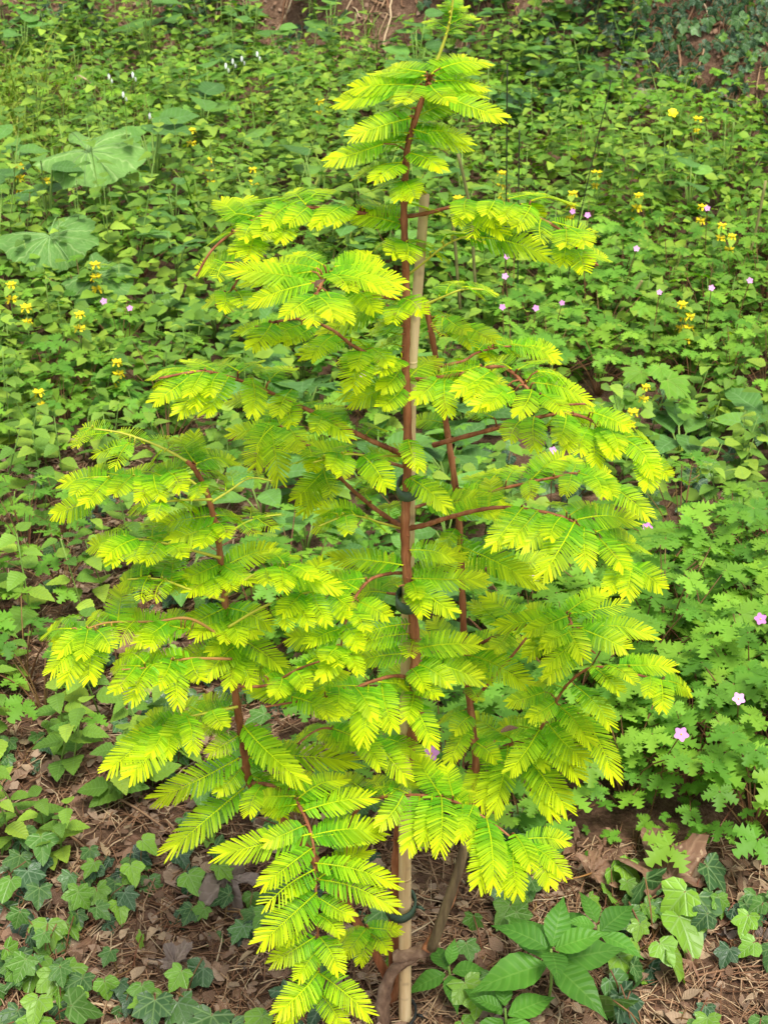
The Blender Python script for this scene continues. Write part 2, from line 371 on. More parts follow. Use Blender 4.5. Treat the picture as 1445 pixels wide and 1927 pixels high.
branch('S2', 'stem', [(800, 1790), (845, 1700), (872, 1600), (890, 1500), (895, 1433), (884, 1324), (874, 1240), (871, 1152), (864, 990), (855, 903), (839, 797), (818, 663), (801, 573)], -.03, .11, .0060, .003, 'bark', .5)
branch('S1', 'stem', [(736, 1850), (650, 1700), (540, 1550), (472, 1474), (463, 1430), (452, 1365), (442, 1295), (430, 1190), (418, 1080), (410, 1010), (391, 931), (368, 885), (352, 868)], 0, -.10, .0068, .0022, 'bark', .6)
branch('S1t', 'branch', [(352, 868), (300, 840), (230, 815), (165, 806)], -.10, -.09, .002, .0007, 'greentwig')
branch('B1', 'branch', [(758, 405), (700, 403), (640, 396), (575, 390), (510, 400), (450, 430), (400, 470), (370, 520)], 0, -.05, .003, .001)
branch('B1b', 'branch', [(500, 400), (470, 470), (440, 540), (405, 575)], -.03, -.04, .0018, .0008)
branch('B2', 'branch', [(762, 562), (720, 558), (670, 540), (620, 520), (600, 545), (592, 575)], 0, -.20, .003, .0013)
branch('B3', 'branch', [(762, 720), (700, 672), (660, 648), (620, 618), (560, 600), (480, 615)], 0, -.08, .0034, .001)
branch('B4', 'branch', [(763, 858), (735, 845), (690, 825), (620, 790), (560, 762), (500, 735), (440, 712), (380, 699), (300, 712)], 0, -.10, .0042, .0011)
branch('B5', 'branch', [(762, 995), (735, 978), (690, 945), (640, 900), (590, 850), (545, 810), (500, 800), (430, 830)], 0, .10, .0042, .0011)
branch('B5b', 'branch', [(758, 996), (720, 985), (660, 970), (600, 990)], 0, -.06, .002, .0008, 'greentwig')
branch('B5c', 'branch', [(752, 858), (700, 858), (650, 855), (590, 870)], 0, -.06, .002, .0008, 'greentwig')
branch('B6', 'branch', [(765, 1078), (730, 1080), (695, 1092), (665, 1130), (648, 1180), (640, 1230)], 0, -.13, .003, .001)
branch('B7', 'branch', [(778, 1277), (740, 1272), (690, 1286), (640, 1305), (560, 1320), (500, 1330)], 0, -.13, .0034, .001)
branch('B8', 'branch', [(772, 1420), (720, 1400), (680, 1390), (610, 1370), (560, 1400)], 0, -.08, .003, .001)
branch('R1', 'branch', [(760, 408), (800, 402), (860, 388), (930, 388), (1000, 405), (1050, 430), (1090, 465), (1125, 500)], 0, -.04, .003, .0009)
branch('R1b', 'branch', [(764, 520), (800, 492), (840, 460), (880, 445), (905, 455)], 0, -.05, .0018, .0006, 'greentwig')
branch('R2', 'branch', [(801, 573), (830, 560), (870, 545), (910, 545)], .11, .10, .0022, .0007, 'greentwig')
branch('R3', 'branch', [(766, 712), (800, 714), (860, 705), (930, 690), (965, 702), (1000, 738), (1040, 760), (1100, 760)], 0, -.14, .0036, .001)
branch('R3b', 'branch', [(822, 690), (870, 680), (900, 663), (960, 652), (1030, 665)], .11, .16, .0026, .0008)
branch('R4', 'branch', [(842, 830), (815, 838), (880, 820), (970, 797), (1060, 778), (1130, 800), (1190, 850), (1235, 900)][1:], .02, -.08, .0038, .001)
branch('R4b', 'branch', [(808, 600), (830, 630), (870, 620), (930, 640)], .11, .06, .002, .0008)
branch('R5b', 'branch', [(857, 940), (900, 930), (950, 918), (1040, 899), (1100, 895), (1200, 960)], .11, .08, .0034, .001)
branch('R5', 'branch', [(764, 995), (800, 988), (840, 975), (900, 960), (950, 955), (1030, 965), (1085, 985), (1140, 1030), (1200, 1090)], 0, -.10, .0042, .001)
branch('R6', 'branch', [(873, 1228), (900, 1213), (950, 1190), (1010, 1172), (1065, 1160), (1085, 1200), (1120, 1230)], .11, .0, .0036, .001)
branch('R7', 'branch', [(884, 1325), (920, 1285), (965, 1232), (990, 1200)], .11, .13, .0034, .0014)
branch('R8', 'branch', [(893, 1440), (950, 1405), (1005, 1385), (1040, 1330), (1070, 1285), (1120, 1255), (1200, 1270), (1250, 1285)], .09, -.06, .0038, .001)
branch('R9', 'branch', [(650, 1700), (655, 1560), (695, 1507), (760, 1497), (820, 1500), (870, 1515), (920, 1545), (960, 1575), (1010, 1620)], -.05, -.16, .0038, .001)
branch('H', 'branch', [(474, 1474), (510, 1478), (545, 1498), (568, 1525), (588, 1580), (592, 1640), (597, 1720), (600, 1830), (600, 1890)], -.055, -.20, .0036, .001, 'bark', .7)
branch('H2', 'branch', [(700, 1790), (700, 1760), (690, 1740)], -.02, -.08, .002, .001)
branch('W1', 'branch', [(391, 931), (340, 893), (290, 898), (200, 905)], -.10, -.09, .002, .0007, 'greentwig')
branch('W2', 'branch', [(400, 940), (330, 942), (280, 950)], -.10, -.14, .002, .0007, 'greentwig')
branch('W3', 'branch', [(398, 945), (430, 925), (470, 900), (512, 905)], -.10, -.08, .0018, .0006, 'greentwig')
branch('W4', 'branch', [(412, 1020), (450, 990), (485, 975), (530, 968)], -.10, -.09, .0018, .0006, 'greentwig')
branch('W5', 'branch', [(416, 1050), (340, 1030), (270, 1015), (200, 1020)], -.10, -.12, .0022, .0007, 'greentwig')
branch('W6', 'branch', [(422, 1130), (360, 1110), (300, 1090), (240, 1090)], -.10, -.13, .0022, .0007, 'greentwig')
branch('W7', 'branch', [(432, 1210), (360, 1165), (290, 1170), (202, 1172), (150, 1190)], -.10, -.15, .0024, .0008, 'twig')
branch('W8', 'branch', [(436, 1240), (350, 1240), (290, 1255), (230, 1260)], -.10, -.2, .0024, .0008, 'twig')
branch('W9', 'branch', [(447, 1330), (400, 1340), (345, 1352), (290, 1380)], -.10, -.16, .0022, .0008, 'greentwig')
branch('W10', 'branch', [(440, 1290), (500, 1290), (560, 1260), (600, 1245)], -.10, -.16, .0024, .0009, 'bark')
branch('W11', 'branch', [(424, 1120), (480, 1080), (530, 1070), (570, 1080)], -.10, -.14, .002, .0008, 'greentwig')
branch('W12', 'branch', [(430, 1180), (500, 1140), (580, 1115), (630, 1120)], -.10, -.10, .002, .0008, 'greentwig')
# branches on the far side of the trunk
for k, (x, y, dx, dz) in enumerate([(765, 620, -90, -20), (765, 760, 110, -10), (766, 880, -140, 10), (764, 960, 120, 10), (772, 1120, -120, 20), (780, 1230, 130, 20), (778, 1300, -90, 30), (868, 1100, 90, 0), (890, 1400, 60, 30)]):
    st = .0 if x < 800 else .1
    branch('K%d' % k, 'branch', [(x, y), (x+dx*.4, y-25+dz), (x+dx*.8, y-40+dz), (x+dx*1.1, y-35+dz)], st, st+.2, .0028, .001)

def C(ox, oy, k, rows):     # crop coordinates -> photograph coordinates
    return [(br, [(ox+a*k, oy+b*k, ox+c*k, oy+d*k) for a, b, c, d in fr]) for br, fr in rows]
q = 450/1445; q5 = 500/1445
TRACE = C(500, 0, q5, [
 ('L', [(985, 170, 885, 115), (990, 140, 1080, 40), (1000, 150, 1140, 100), (1005, 60, 1035, -20), (1000, 110, 1010, 20), (985, 200, 1100, 150), (995, 90, 960, 30)]),
 ('T', [(870, 410, 690, 360), (860, 430, 600, 400), (870, 450, 620, 470), (800, 480, 480, 480), (700, 510, 400, 560), (900, 420, 1090, 310), (950, 390, 1200, 340), (920, 430, 1150, 390), (920, 460, 1190, 480), (900, 480, 1180, 520), (890, 480, 1000, 555), (870, 490, 700, 530), (820, 480, 740, 560), (960, 540, 1280, 640), (870, 540, 1000, 590), (790, 610, 670, 600), (780, 650, 610, 690), (790, 660, 480, 740), (780, 740, 560, 760), (800, 690, 960, 690), (800, 740, 1100, 770), (800, 720, 1090, 790), (760, 790, 530, 810), (640, 800, 350, 870), (780, 770, 960, 820), (780, 850, 950, 920), (740, 900, 500, 960), (740, 910, 590, 985)]),
]) + C(350, 330, q, [
 ('B1', [(730, 190, 860, 90), (725, 190, 650, 100), (530, 190, 440, 155), (540, 190, 620, 155), (620, 200, 500, 310), (600, 210, 440, 250), (740, 210, 620, 290), (830, 210, 780, 310), (1000, 200, 890, 300), (960, 200, 800, 290), (420, 260, 230, 260), (420, 290, 240, 350), (420, 300, 350, 390), (290, 360, 155, 410), (600, 280, 570, 395), (520, 280, 450, 375), (430, 380, 390, 510), (460, 390, 300, 480), (1060, 210, 1180, 180), (1080, 215, 1010, 260)]),
 ('B1b', [(300, 540, 75, 575), (240, 545, 190, 625), (430, 560, 320, 570), (300, 700, 130, 770), (310, 720, 345, 790), (230, 720, 220, 815)]),
 ('B2', [(790, 580, 480, 530), (760, 600, 370, 640), (760, 670, 420, 760), (830, 560, 650, 480), (870, 600, 1290, 660), (850, 610, 990, 700), (900, 570, 1180, 560), (840, 620, 1240, 720), (960, 560, 1120, 480), (780, 740, 600, 850), (775, 740, 770, 900), (790, 750, 890, 860), (850, 720, 970, 880), (1000, 700, 1140, 830)]),
 ('B3', [(560, 920, 310, 950), (520, 910, 400, 1035), (770, 930, 590, 1010), (700, 920, 520, 1000), (960, 1020, 700, 1095), (900, 980, 760, 1110), (1130, 1060, 930, 1120), (1120, 1060, 1215, 1145), (1060, 1080, 1020, 1170), (1000, 1000, 1100, 1060)]),
 ('T', [(1300, 1130, 1170, 1200), (1290, 1190, 1180, 1290), (1290, 1260, 940, 1330), (1290, 1270, 1000, 1370), (1300, 930, 1140, 920), (1310, 880, 1200, 870), (1300, 980, 1120, 960), (1320, 50, 1120, 95), (1320, 60, 1290, 150), (1320, 60, 1425, 95), (1320, 50, 1380, 140), (1320, 415, 1165, 435), (1320, 420, 1240, 490), (1330, 420, 1330, 515), (1330, 415, 1440, 430), (1330, 420, 1420, 490), (1310, 760, 1430, 840), (1320, 770, 1180, 780), (1310, 800, 1250, 890), (1310, 1300, 1180, 1400), (1300, 1050, 1180, 1030)]),
 ('B4', [(180, 1190, 10, 1120), (320, 1210, 430, 1130), (320, 1200, 220, 1140), (200, 1210, 150, 1330), (110, 1200, 20, 1330), (400, 1240, 400, 1440), (260, 1230, 120, 1440), (500, 1270, 645, 1170), (510, 1260, 470, 1160), (640, 1310, 560, 1450), (60, 1200, -120, 1170), (20, 1210, -200, 1220), (0, 1220, -150, 1290), (40, 1220, -190, 1370), (100, 1230, 60, 1400), (150, 1230, -40, 1440)]),
]) + C(700, 330, q, [
 ('R1', [(570, 160, 570, 255), (680, 210, 610, 365), (640, 200, 740, 300), (790, 170, 810, 285), (740, 170, 690, 240), (960, 200, 870, 315), (900, 190, 1010, 250), (820, 160, 1000, 110), (960, 170, 1195, 180), (1020, 280, 1020, 395), (1180, 340, 1280, 420), (1170, 340, 1170, 435), (1080, 300, 1340, 350), (1160, 430, 1150, 540), (1220, 470, 1280, 580), (1230, 470, 1415, 505), (540, 200, 520, 300), (860, 190, 790, 260)]),
 ('R1b', [(480, 380, 650, 415), (420, 420, 520, 350), (350, 480, 430, 520)]),
 ('R2', [(400, 740, 470, 690), (560, 680, 725, 700), (540, 690, 650, 740), (450, 720, 520, 640)]),
 ('R4b', [(360, 870, 250, 885), (430, 870, 430, 965), (450, 880, 575, 945), (380, 870, 480, 850), (480, 920, 600, 1035), (560, 920, 745, 995)]),
 ('R3b', [(830, 1030, 1110, 1110), (740, 1030, 900, 1050), (720, 1050, 880, 1095), (700, 1060, 720, 1120), (900, 1040, 1120, 1090), (640, 1070, 700, 1000)]),
 ('R3', [(540, 1190, 345, 1230), (650, 1170, 490, 1210), (720, 1200, 510, 1310), (700, 1200, 600, 1355), (830, 1190, 720, 1130), (1000, 1200, 1225, 1280), (980, 1270, 1300, 1360), (930, 1260, 1080, 1190), (960, 1310, 880, 1445), (860, 1320, 620, 1400), (800, 1310, 690, 1400), (1020, 1340, 1160, 1440), (400, 1240, 260, 1350), (440, 1240, 460, 1445), (880, 1190, 1010, 1120)]),
]) + C(850, 750, q, [
 ('R4', [(250, 130, 130, 70), (420, 150, 350, 250), (500, 130, 500, 305), (690, 110, 640, 260), (680, 110, 585, 165), (720, 110, 800, 150), (700, 130, 690, 310), (860, 200, 870, 395), (830, 190, 770, 330), (920, 220, 950, 340), (1040, 260, 1225, 420), (930, 190, 1010, 310), (850, 100, 1065, 175), (880, 130, 1080, 205), (840, 100, 1000, 150), (1150, 380, 1180, 540), (1160, 380, 1305, 475), (1050, 250, 1215, 300), (1120, 330, 1220, 470), (600, 90, 530, 60)]),
 ('R5b', [(480, 510, 520, 460), (620, 480, 570, 400), (130, 540, 200, 450), (230, 520, 270, 430), (330, 510, 410, 420), (460, 510, 470, 600), (720, 470, 680, 580), (830, 470, 910, 595), (760, 460, 950, 530), (950, 540, 1185, 715), (780, 450, 950, 455), (880, 480, 970, 590), (100, 560, 110, 470), (60, 570, 280, 620), (80, 560, 60, 650)]),
 ('R5', [(430, 670, 245, 890), (620, 720, 430, 895), (740, 760, 550, 1065), (800, 790, 820, 1015), (740, 750, 1095, 740), (710, 720, 875, 650), (690, 700, 600, 630), (880, 860, 1040, 1030), (1040, 980, 940, 1160), (1060, 990, 1050, 1195), (1080, 1030, 1265, 1150), (1000, 900, 1175, 925), (870, 820, 1010, 775), (860, 810, 960, 860), (520, 690, 350, 870), (660, 730, 590, 850), (930, 880, 1100, 880)]),
 ('S2', [(60, 560, 300, 610), (30, 900, 480, 1110), (20, 1060, 205, 1095), (50, 830, 70, 975), (20, 800, -60, 900), (60, 1180, 180, 1130)]),
 ('R6', [(700, 1300, 930, 1170), (720, 1310, 1025, 1240), (770, 1400, 1195, 1430), (690, 1330, 280, 1380), (640, 1320, 460, 1270), (450, 1380, 210, 1200), (330, 1400, 130, 1240), (700, 1330, 460, 1410), (720, 1420, 560, 1480)]),
]) + C(850, 1150, q, [
 ('R6', [(640, 60, 450, 130), (640, 110, 460, 275), (780, 120, 1050, 230), (350, 130, 250, 235), (770, 170, 570, 335), (740, 200, 580, 400), (700, 100, 560, 230)]),
 ('R8', [(560, 500, 345, 550), (620, 560, 470, 645), (690, 480, 530, 420), (850, 340, 1010, 490), (920, 340, 1100, 430), (1000, 340, 1325, 340), (1070, 340, 1240, 320), (1250, 420, 1270, 600), (1280, 430, 1435, 490), (1200, 400, 1180, 510), (740, 460, 950, 690), (640, 580, 830, 800), (580, 690, 800, 900), (780, 640, 970, 1000), (540, 720, 350, 965), (340, 820, 250, 1210), (240, 880, 75, 1145), (420, 850, 690, 1195), (420, 900, 600, 1230), (350, 780, 110, 630), (520, 760, 760, 1010), (500, 730, 300, 700), (640, 620, 840, 700), (300, 850, 170, 1180), (460, 800, 560, 950)]),
 ('S2', [(110, 280, 440, 445), (40, 300, 180, 375), (100, 470, 160, 545), (90, 330, 240, 430)]),
]) + C(500, 1150, q, [
 ('T', [(870, 90, 560, 150), (860, 150, 520, 220), (870, 270, 535, 310), (900, 190, 875, 275), (910, 240, 1275, 205), (900, 330, 1110, 440), (920, 340, 1285, 420), (890, 430, 1045, 515), (890, 480, 850, 660), (880, 560, 1000, 810), (880, 200, 1010, 150), (870, 470, 700, 500), (880, 360, 960, 470)]),
 ('B7', [(440, 470, 420, 620), (620, 460, 590, 790), (700, 450, 770, 710), (360, 500, 510, 540), (160, 530, 425, 635), (480, 480, 460, 640), (300, 520, 260, 440), (540, 470, 640, 640), (220, 540, 150, 420), (680, 440, 840, 440), (300, 530, 370, 640)]),
 ('B8', [(720, 780, 945, 895), (640, 780, 850, 1010), (600, 770, 380, 790), (500, 740, 330, 740), (400, 720, 590, 800), (560, 770, 690, 940), (740, 790, 830, 900), (330, 740, 190, 770), (640, 760, 730, 680)]),
 ('B6', [(450, 170, 150, 160), (460, 120, 260, 200), (430, 220, 440, 330), (450, 230, 370, 300), (460, 240, 330, 400), (480, 100, 560, 230), (470, 240, 560, 380), (470, 60, 350, 50)]),
 ('S2', [(1200, 610, 1060, 660), (1190, 300, 1150, 420), (1220, 700, 1110, 910), (1240, 640, 1140, 730), (1260, 800, 1390, 900)]),
 ('R9', [(1060, 1130, 920, 890), (1060, 1130, 1050, 1450), (930, 1130, 855, 1430), (1270, 1240, 1250, 1430), (1130, 1130, 1090, 940), (1000, 1120, 950, 1400), (630, 1130, 480, 1000), (860, 1120, 660, 1060), (840, 1120, 690, 1290), (1180, 1170, 1170, 1380), (720, 1130, 640, 1020), (760, 1120, 900, 1040)]),
 ('S1', [(-140, 700, 210, 1020), (-130, 720, 90, 930), (-110, 950, 170, 830), (-100, 1000, 190, 1180), (-120, 900, 510, 910)]),
 ('H', [(200, 1140, 465, 1020), (230, 1230, 625, 1130), (270, 1370, 685, 1330), (230, 1310, 0, 1400), (190, 1180, 0, 1180), (180, 1130, -20, 1120), (150, 1080, 60, 1000)]),
]) + C(500, 1427, q5, [
 ('R9', [(1200, 330, 1235, 690), (1230, 380, 1150, 690), (1350, 420, 1440, 600), (1340, 440, 1370, 740), (1420, 480, 1620, 640), (1440, 500, 1540, 690), (1400, 450, 1630, 450), (1380, 480, 1290, 720), (1130, 260, 1060, 430)]),
 ('H', [(270, 580, 690, 680), (290, 670, 685, 810), (250, 500, -10, 690), (270, 620, 0, 800), (280, 740, -20, 1000), (290, 770, 470, 860), (290, 980, 395, 1160), (270, 980, 40, 1110), (290, 1160, 70, 1380), (290, 1180, 555, 1390), (290, 1250, 90, 1450), (260, 440, 605, 420), (250, 420, -240, 520), (285, 850, 120, 1000), (290, 1280, 420, 1470), (280, 860, 400, 960), (290, 1060, 180, 1200), (270, 660, 120, 740)]),
 ('H2', [(550, 930, 430, 1080), (550, 960, 510, 1115), (550, 930, 725, 930), (560, 960, 660, 1045), (540, 950, 390, 980)]),
]) + C(80, 1150, q, [
 ('W7', [(180, 120, 35, 130), (300, 120, 100, 260), (330, 130, 415, 225), (280, 120, 240, 280), (420, 120, 400, 20), (380, 100, 300, 30), (700, 80, 430, 60), (760, 80, 570, 195), (740, 90, 650, 220), (560, 70, 470, 190), (240, 130, 70, 190)]),
 ('W8', [(540, 340, 60, 370), (480, 350, 140, 425), (520, 350, 280, 415), (600, 340, 440, 330), (800, 300, 730, 280), (560, 350, 430, 490), (640, 340, 560, 480), (720, 330, 530, 340), (680, 340, 540, 545), (820, 310, 820, 570), (780, 310, 700, 450), (620, 330, 500, 250), (900, 300, 960, 420)][3:]),
 ('W7', [(260, 170, 55, 370), (250, 180, 140, 430), (330, 160, 290, 420)]),
 ('S1', [(1100, 210, 840, 285), (1090, 290, 830, 350), (1130, 590, 860, 650), (1190, 900, 700, 1130), (1220, 1080, 780, 1440), (1150, 680, 950, 730), (1190, 760, 1010, 860), (1200, 960, 1060, 1090)]),
 ('W9', [(840, 660, 640, 640), (850, 660, 550, 760), (870, 650, 905, 850), (800, 680, 760, 880), (740, 710, 650, 860), (700, 730, 405, 960), (780, 720, 530, 1000), (960, 620, 870, 560), (1020, 610, 1100, 700), (900, 640, 720, 830), (690, 740, 600, 690)]),
 ('S1', [(1200, 200, 1000, 390), (1160, 150, 1010, 250), (1180, 240, 1130, 460), (1150, 160, 1440, 340), (1160, 260, 1430, 430), (1160, 260, 1270, 450)]),
 ('H', [(1300, 1050, 1440, 1240), (1330, 1060, 1250, 1230), (1420, 1070, 1560, 1010)]),
]) + C(80, 750, q, [
 ('S1t', [(620, 290, 470, 195), (600, 280, 765, 235), (420, 220, 250, 175), (400, 225, 200, 245), (560, 290, 315, 340), (530, 280, 440, 415), (720, 330, 660, 400), (740, 340, 800, 260), (300, 190, 210, 290)]),
 ('S1', [(930, 420, 920, 210), (930, 410, 1155, 380), (920, 400, 830, 240), (980, 520, 790, 560), (970, 510, 930, 600), (1010, 620, 1090, 560), (950, 450, 1070, 450)]),
 ('W1', [(800, 470, 590, 500), (600, 480, 380, 545), (400, 490, 125, 515), (550, 480, 430, 580), (640, 480, 590, 620), (680, 480, 715, 610), (480, 480, 310, 440), (760, 460, 840, 560), (300, 500, 200, 580), (880, 470, 800, 400)]),
 ('W2', [(740, 630, 550, 660), (720, 640, 680, 725), (800, 620, 900, 680), (650, 640, 70, 700), (850, 620, 780, 570)][0:3]),
 ('W1', [(400, 500, 260, 640), (330, 600, 75, 695)]),
 ('W3', [(1240, 490, 1395, 500), (1160, 540, 1130, 450), (1100, 570, 1090, 480), (1200, 510, 1300, 440)]),
 ('W4', [(1280, 730, 1410, 790), (1270, 730, 1440, 695), (1250, 740, 1250, 660), (1200, 760, 1300, 820)]),
 ('S1', [(1060, 720, 715, 755), (1060, 720, 1195, 735), (1060, 760, 780, 855), (1070, 770, 1110, 840), (1065, 780, 950, 895), (1070, 800, 1000, 870), (1080, 1010, 825, 1105), (1090, 1020, 1265, 1115), (1085, 1060, 885, 1175), (1090, 1070, 1140, 1155), (1090, 1060, 1040, 1190), (1105, 1270, 850, 1385), (1115, 1270, 1375, 1375), (1110, 1330, 925, 1445), (1115, 1340, 1300, 1430), (1110, 1340, 1100, 1470), (1110, 1330, 1190, 1480)]),
 ('W5', [(530, 860, 300, 890), (500, 850, 450, 780), (520, 860, 420, 1000), (620, 870, 550, 985), (700, 880, 620, 985), (640, 850, 770, 860), (820, 900, 700, 820), (580, 860, 380, 960), (760, 900, 850, 960)]),
 ('W6', [(660, 1090, 485, 1105), (640, 1095, 600, 1215), (720, 1100, 790, 980), (740, 1110, 680, 1215), (800, 1130, 830, 1180), (600, 1090, 660, 970), (880, 1150, 780, 1060)]),
 ('W7', [(840, 1400, 510, 1295), (860, 1400, 590, 1430), (900, 1410, 760, 1300)]),
]) + C(500, 750, q, [
 ('W11', [(110, 1010, 10, 930), (70, 1030, 100, 1160), (150, 1020, 285, 1085), (100, 1010, 160, 950), (0, 1030, 10, 1120), (200, 1050, 290, 1100)]),
 ('W12', [(150, 1200, 260, 1375), (280, 1180, 375, 1360), (400, 1190, 515, 1265), (420, 1190, 480, 1330), (220, 1190, 100, 1300), (80, 1230, 130, 1380), (340, 1180, 260, 1110)]),
 ('W10', [(0, 1690, 130, 1620), (60, 1720, 210, 1660), (200, 1640, 310, 1660), (250, 1620, 360, 1580), (100, 1700, 50, 1790), (180, 1660, 250, 1760)]),
 ('T', [(830, 1020, 410, 965), (860, 260, 930, 425), (860, 480, 1085, 660), (880, 1150, 950, 1310), (880, 1120, 1130, 1290), (870, 930, 1120, 960), (880, 1100, 1300, 1090), (880, 1120, 910, 1210), (800, 1150, 760, 1110)]),
 ('B6', [(560, 1240, 740, 1320), (600, 1100, 260, 1140), (560, 1160, 400, 1060), (500, 1300, 600, 1400)]),
 ('B4', [(480, 190, 300, 70), (270, 100, 500, 240), (400, 140, 420, 50), (130, 40, 160, 160), (600, 240, 700, 190), (340, 120, 300, 200)]),
 ('B5', [(130, 190, 160, 310), (30, 160, 80, 490), (420, 510, 380, 600), (640, 640, 600, 540), (760, 760, 750, 640), (360, 440, 180, 610), (400, 470, 230, 690), (120, 180, 200, 300), (60, 170, -60, 300), (260, 300, 270, 420), (0, 170, -120, 200), (540, 560, 640, 480), (350, 430, 400, 560), (20, 160, -60, 420)]),
 ('B5c', [(360, 360, 180, 395), (320, 370, 290, 440), (470, 350, 460, 470), (440, 350, 390, 430), (490, 340, 480, 290), (620, 340, 700, 350)]),
 ('B5b', [(470, 710, 300, 775), (480, 720, 500, 815), (430, 710, 340, 720), (600, 730, 690, 780), (540, 720, 480, 670)]),
])
UPV = Vector((0, 0, 1)); camp_ = Vector((0, 0, CH))
def add_frond(b, bx, by, tx, ty):
    k = min(range(len(b.px)), key=lambda i: (b.px[i][0]-bx)**2+(b.px[i][1]-by)**2)
    at = b.pts[k]; dd = math.hypot(b.px[k][0]-bx, b.px[k][1]-by)
    base = P(bx, by, at.y-(.004 if b.key == 'T' else 0)) if dd > 3 else at.copy()
    flat = (P(tx, ty, base.y)-base).length; tgt = max(.046*random.uniform(.9, 1.15), min(.1, flat*1.06)); best = None
    for i in range(61):
        Y = base.y-.09+.18*i/60; p = P(tx, ty, Y); L = (p-base).length
        cost = ((L-tgt)/.012)**2+((p.z-(base.z-.20*L))/.02)**2
        if best is None or cost < best[0]: best = (cost, p)
    base = base+UPV*.003+(camp_-base).normalized()*.002; b.fr.append((base, best[1], at if dd > 3 else None))
for grp in TRACE:
    for f in grp[1]: add_frond(BR[grp[0]], *f)
rs = random.Random(5)
for b in BR.values():                     # fronds standing on the far and lower sides
    if b.key in ('H2', 'L', 'S1t'): continue
    ln = sum((b.pts[i+1]-b.pts[i]).length for i in range(len(b.pts)-1)); k = int(ln*(20 if b.key[0] == 'K' else 7 if b.key in ('T', 'S2') else 10))
    for j in range(k):
        f = rs.uniform(.28, .8)
        if b.key in ('T', 'S2', 'S1'): f = rs.uniform(.42, .97)
        i = int(f*(len(b.pts)-2)); p = b.pts[i]; t = (b.pts[i+1]-p).normalized()
        az = math.atan2(t.y, t.x)+rs.choice((-1, 1))*rs.uniform(.6, 1.4)
        if math.sin(az) < .1 and rs.random() < .75: az = -az
        if b.key in ('T', 'S2', 'S1'): az = rs.uniform(.1, 3.0)
        d = Vector((math.cos(az), math.sin(az), rs.uniform(-.55, .12))).normalized()
        b.fr.append((p, p+d*rs.uniform(.045, .075), None))

tree = ob('dawn_redwood_sapling', None); tree.location = T0
tag(tree, 'young golden-needled conifer with red-brown stems tied to a pale wooden stake', 'tree')
allf = []
for b in BR.values():
    S = [tube([p-T0 for p in b.pts], b.rad, 10 if b.r0 > .006 else 6)]
    if b.mat == 'bark' and b.r0 < .006: pass
    for base, tip, at in b.fr:
        if at is not None and (base-at).length > .003:
            S.append(tube([at-T0, (at+base)/2-T0+Vector((0, 0, .003)), base-T0], [.0010, .0008, .0007], 4))
    # bud scars
    for i in range(3, len(b.pts)-1, 4):
        if b.mat == 'bark':
            o = Vector((random.uniform(-1, 1), random.uniform(-1, .3), random.uniform(-.3, 1))).normalized()*b.rad[i]
            S.append(tube([b.pts[i]-T0+o*.5, b.pts[i]-T0+o*1.5], [b.rad[i]*.45, b.rad[i]*.2], 5))
    me = mesh(b.name, join(S), b.mat)
    if b.mat == 'bark' and b.r0 < .006:
        me.materials.clear(); me.materials.append(M['bark'])
    b.ob = ob(b.name, me, tree)
    for f in b.fr: allf.append((b, *f))
camp = Vector((0, 0, CH))
allf.sort(key=lambda f: -((f[2]-f[1]).length/((f[1]-camp).length)**1.5))
rest = []; rs = random.Random(11)
NF = 0
for i, (b, base, tip, at) in enumerate(allf):
    L = (tip-base).length; mid = (base+tip)/2
    hi = min(1, max(0, (base.z-.75)/.3)); n = UPV*(.56+.12*hi)+(camp-mid).normalized()*(.55-.18*hi)+Vector((rs.uniform(-.3, .3), rs.uniform(-.2, .2), rs.uniform(-.1, .2)))
    k = rs.randrange(9) if rs.random() > .05 else 9+rs.randrange(2)
    s = L/.075; wy = min(1.0, s**.62)*rs.uniform(.84, 1.06)
    if b.key in ('S1t', 'W3', 'W4'): k = 9+rs.randrange(2); wy *= .75
    if b.key == 'L': wy *= .7
    m = Matrix.Translation(base-T0) @ frame(tip-base, n) @ Matrix.Diagonal((s, wy, wy, 1))
    if i < 300: ob('frond', FR[k], b.ob, m); NF += 1
    else: rest.append(xf(FR_S[k], m, rs.random()))
if rest: tag(ob('needle_foliage', mesh('needle_foliage', join(rest), 'frond'), tree), kind='stuff')
# base of the plant: knobbly root collar and the bark of the lower stem
def pp(path, Y): return curve([P(x, y, Y+TY) for x, y in path], 5)
S = [tube([p-T0 for p in pp([(738, 1800), (770, 1796), (800, 1786), (815, 1770)], -.022)], [.006, .007]+[.0085]*10+[.008, .0075, .006, .004], 9),
     tube([p-T0 for p in pp([(722, 1925), (722, 1880), (738, 1830), (775, 1800), (805, 1782)], -.022)], [.0085]*8+[.007]*8+[.006]*4+[.005], 9)]
rc = join(S); rc[0][:] += np.random.uniform(-.0012, .0012, rc[0].shape)
ob('root_collar', mesh('root_collar', rc, 'collar'), tree)
ob('lower_stem', mesh('lower_stem', tube([p-T0 for p in pp([(812, 1785), (838, 1710), (862, 1640), (876, 1585)], -.03)], [.0064]*8+[.0058]*8, 9), 'bstem'), tree)
dl = P(592, 545, TY-.20)
o = ob('withered_bud', mesh('withered_bud', strip_leaf(.014, [.1, .8, 1, .6, .05], .004, .5, .6), 'dead'), tree, Matrix.Translation(dl-T0) @ rotm('X', .4) @ rotm('Y', -1.2)); o['label'] = 'curled pale withered bud'
dl = P(975, 1370, TY-.02)
o = ob('withered_bud', mesh('withered_bud', strip_leaf(.02, [.1, .6, 1, .9, .4], .005, .3, .5), 'dead'), tree, Matrix.Translation(dl-T0) @ rotm('Z', 3.3)); o['label'] = 'dry papery bud'

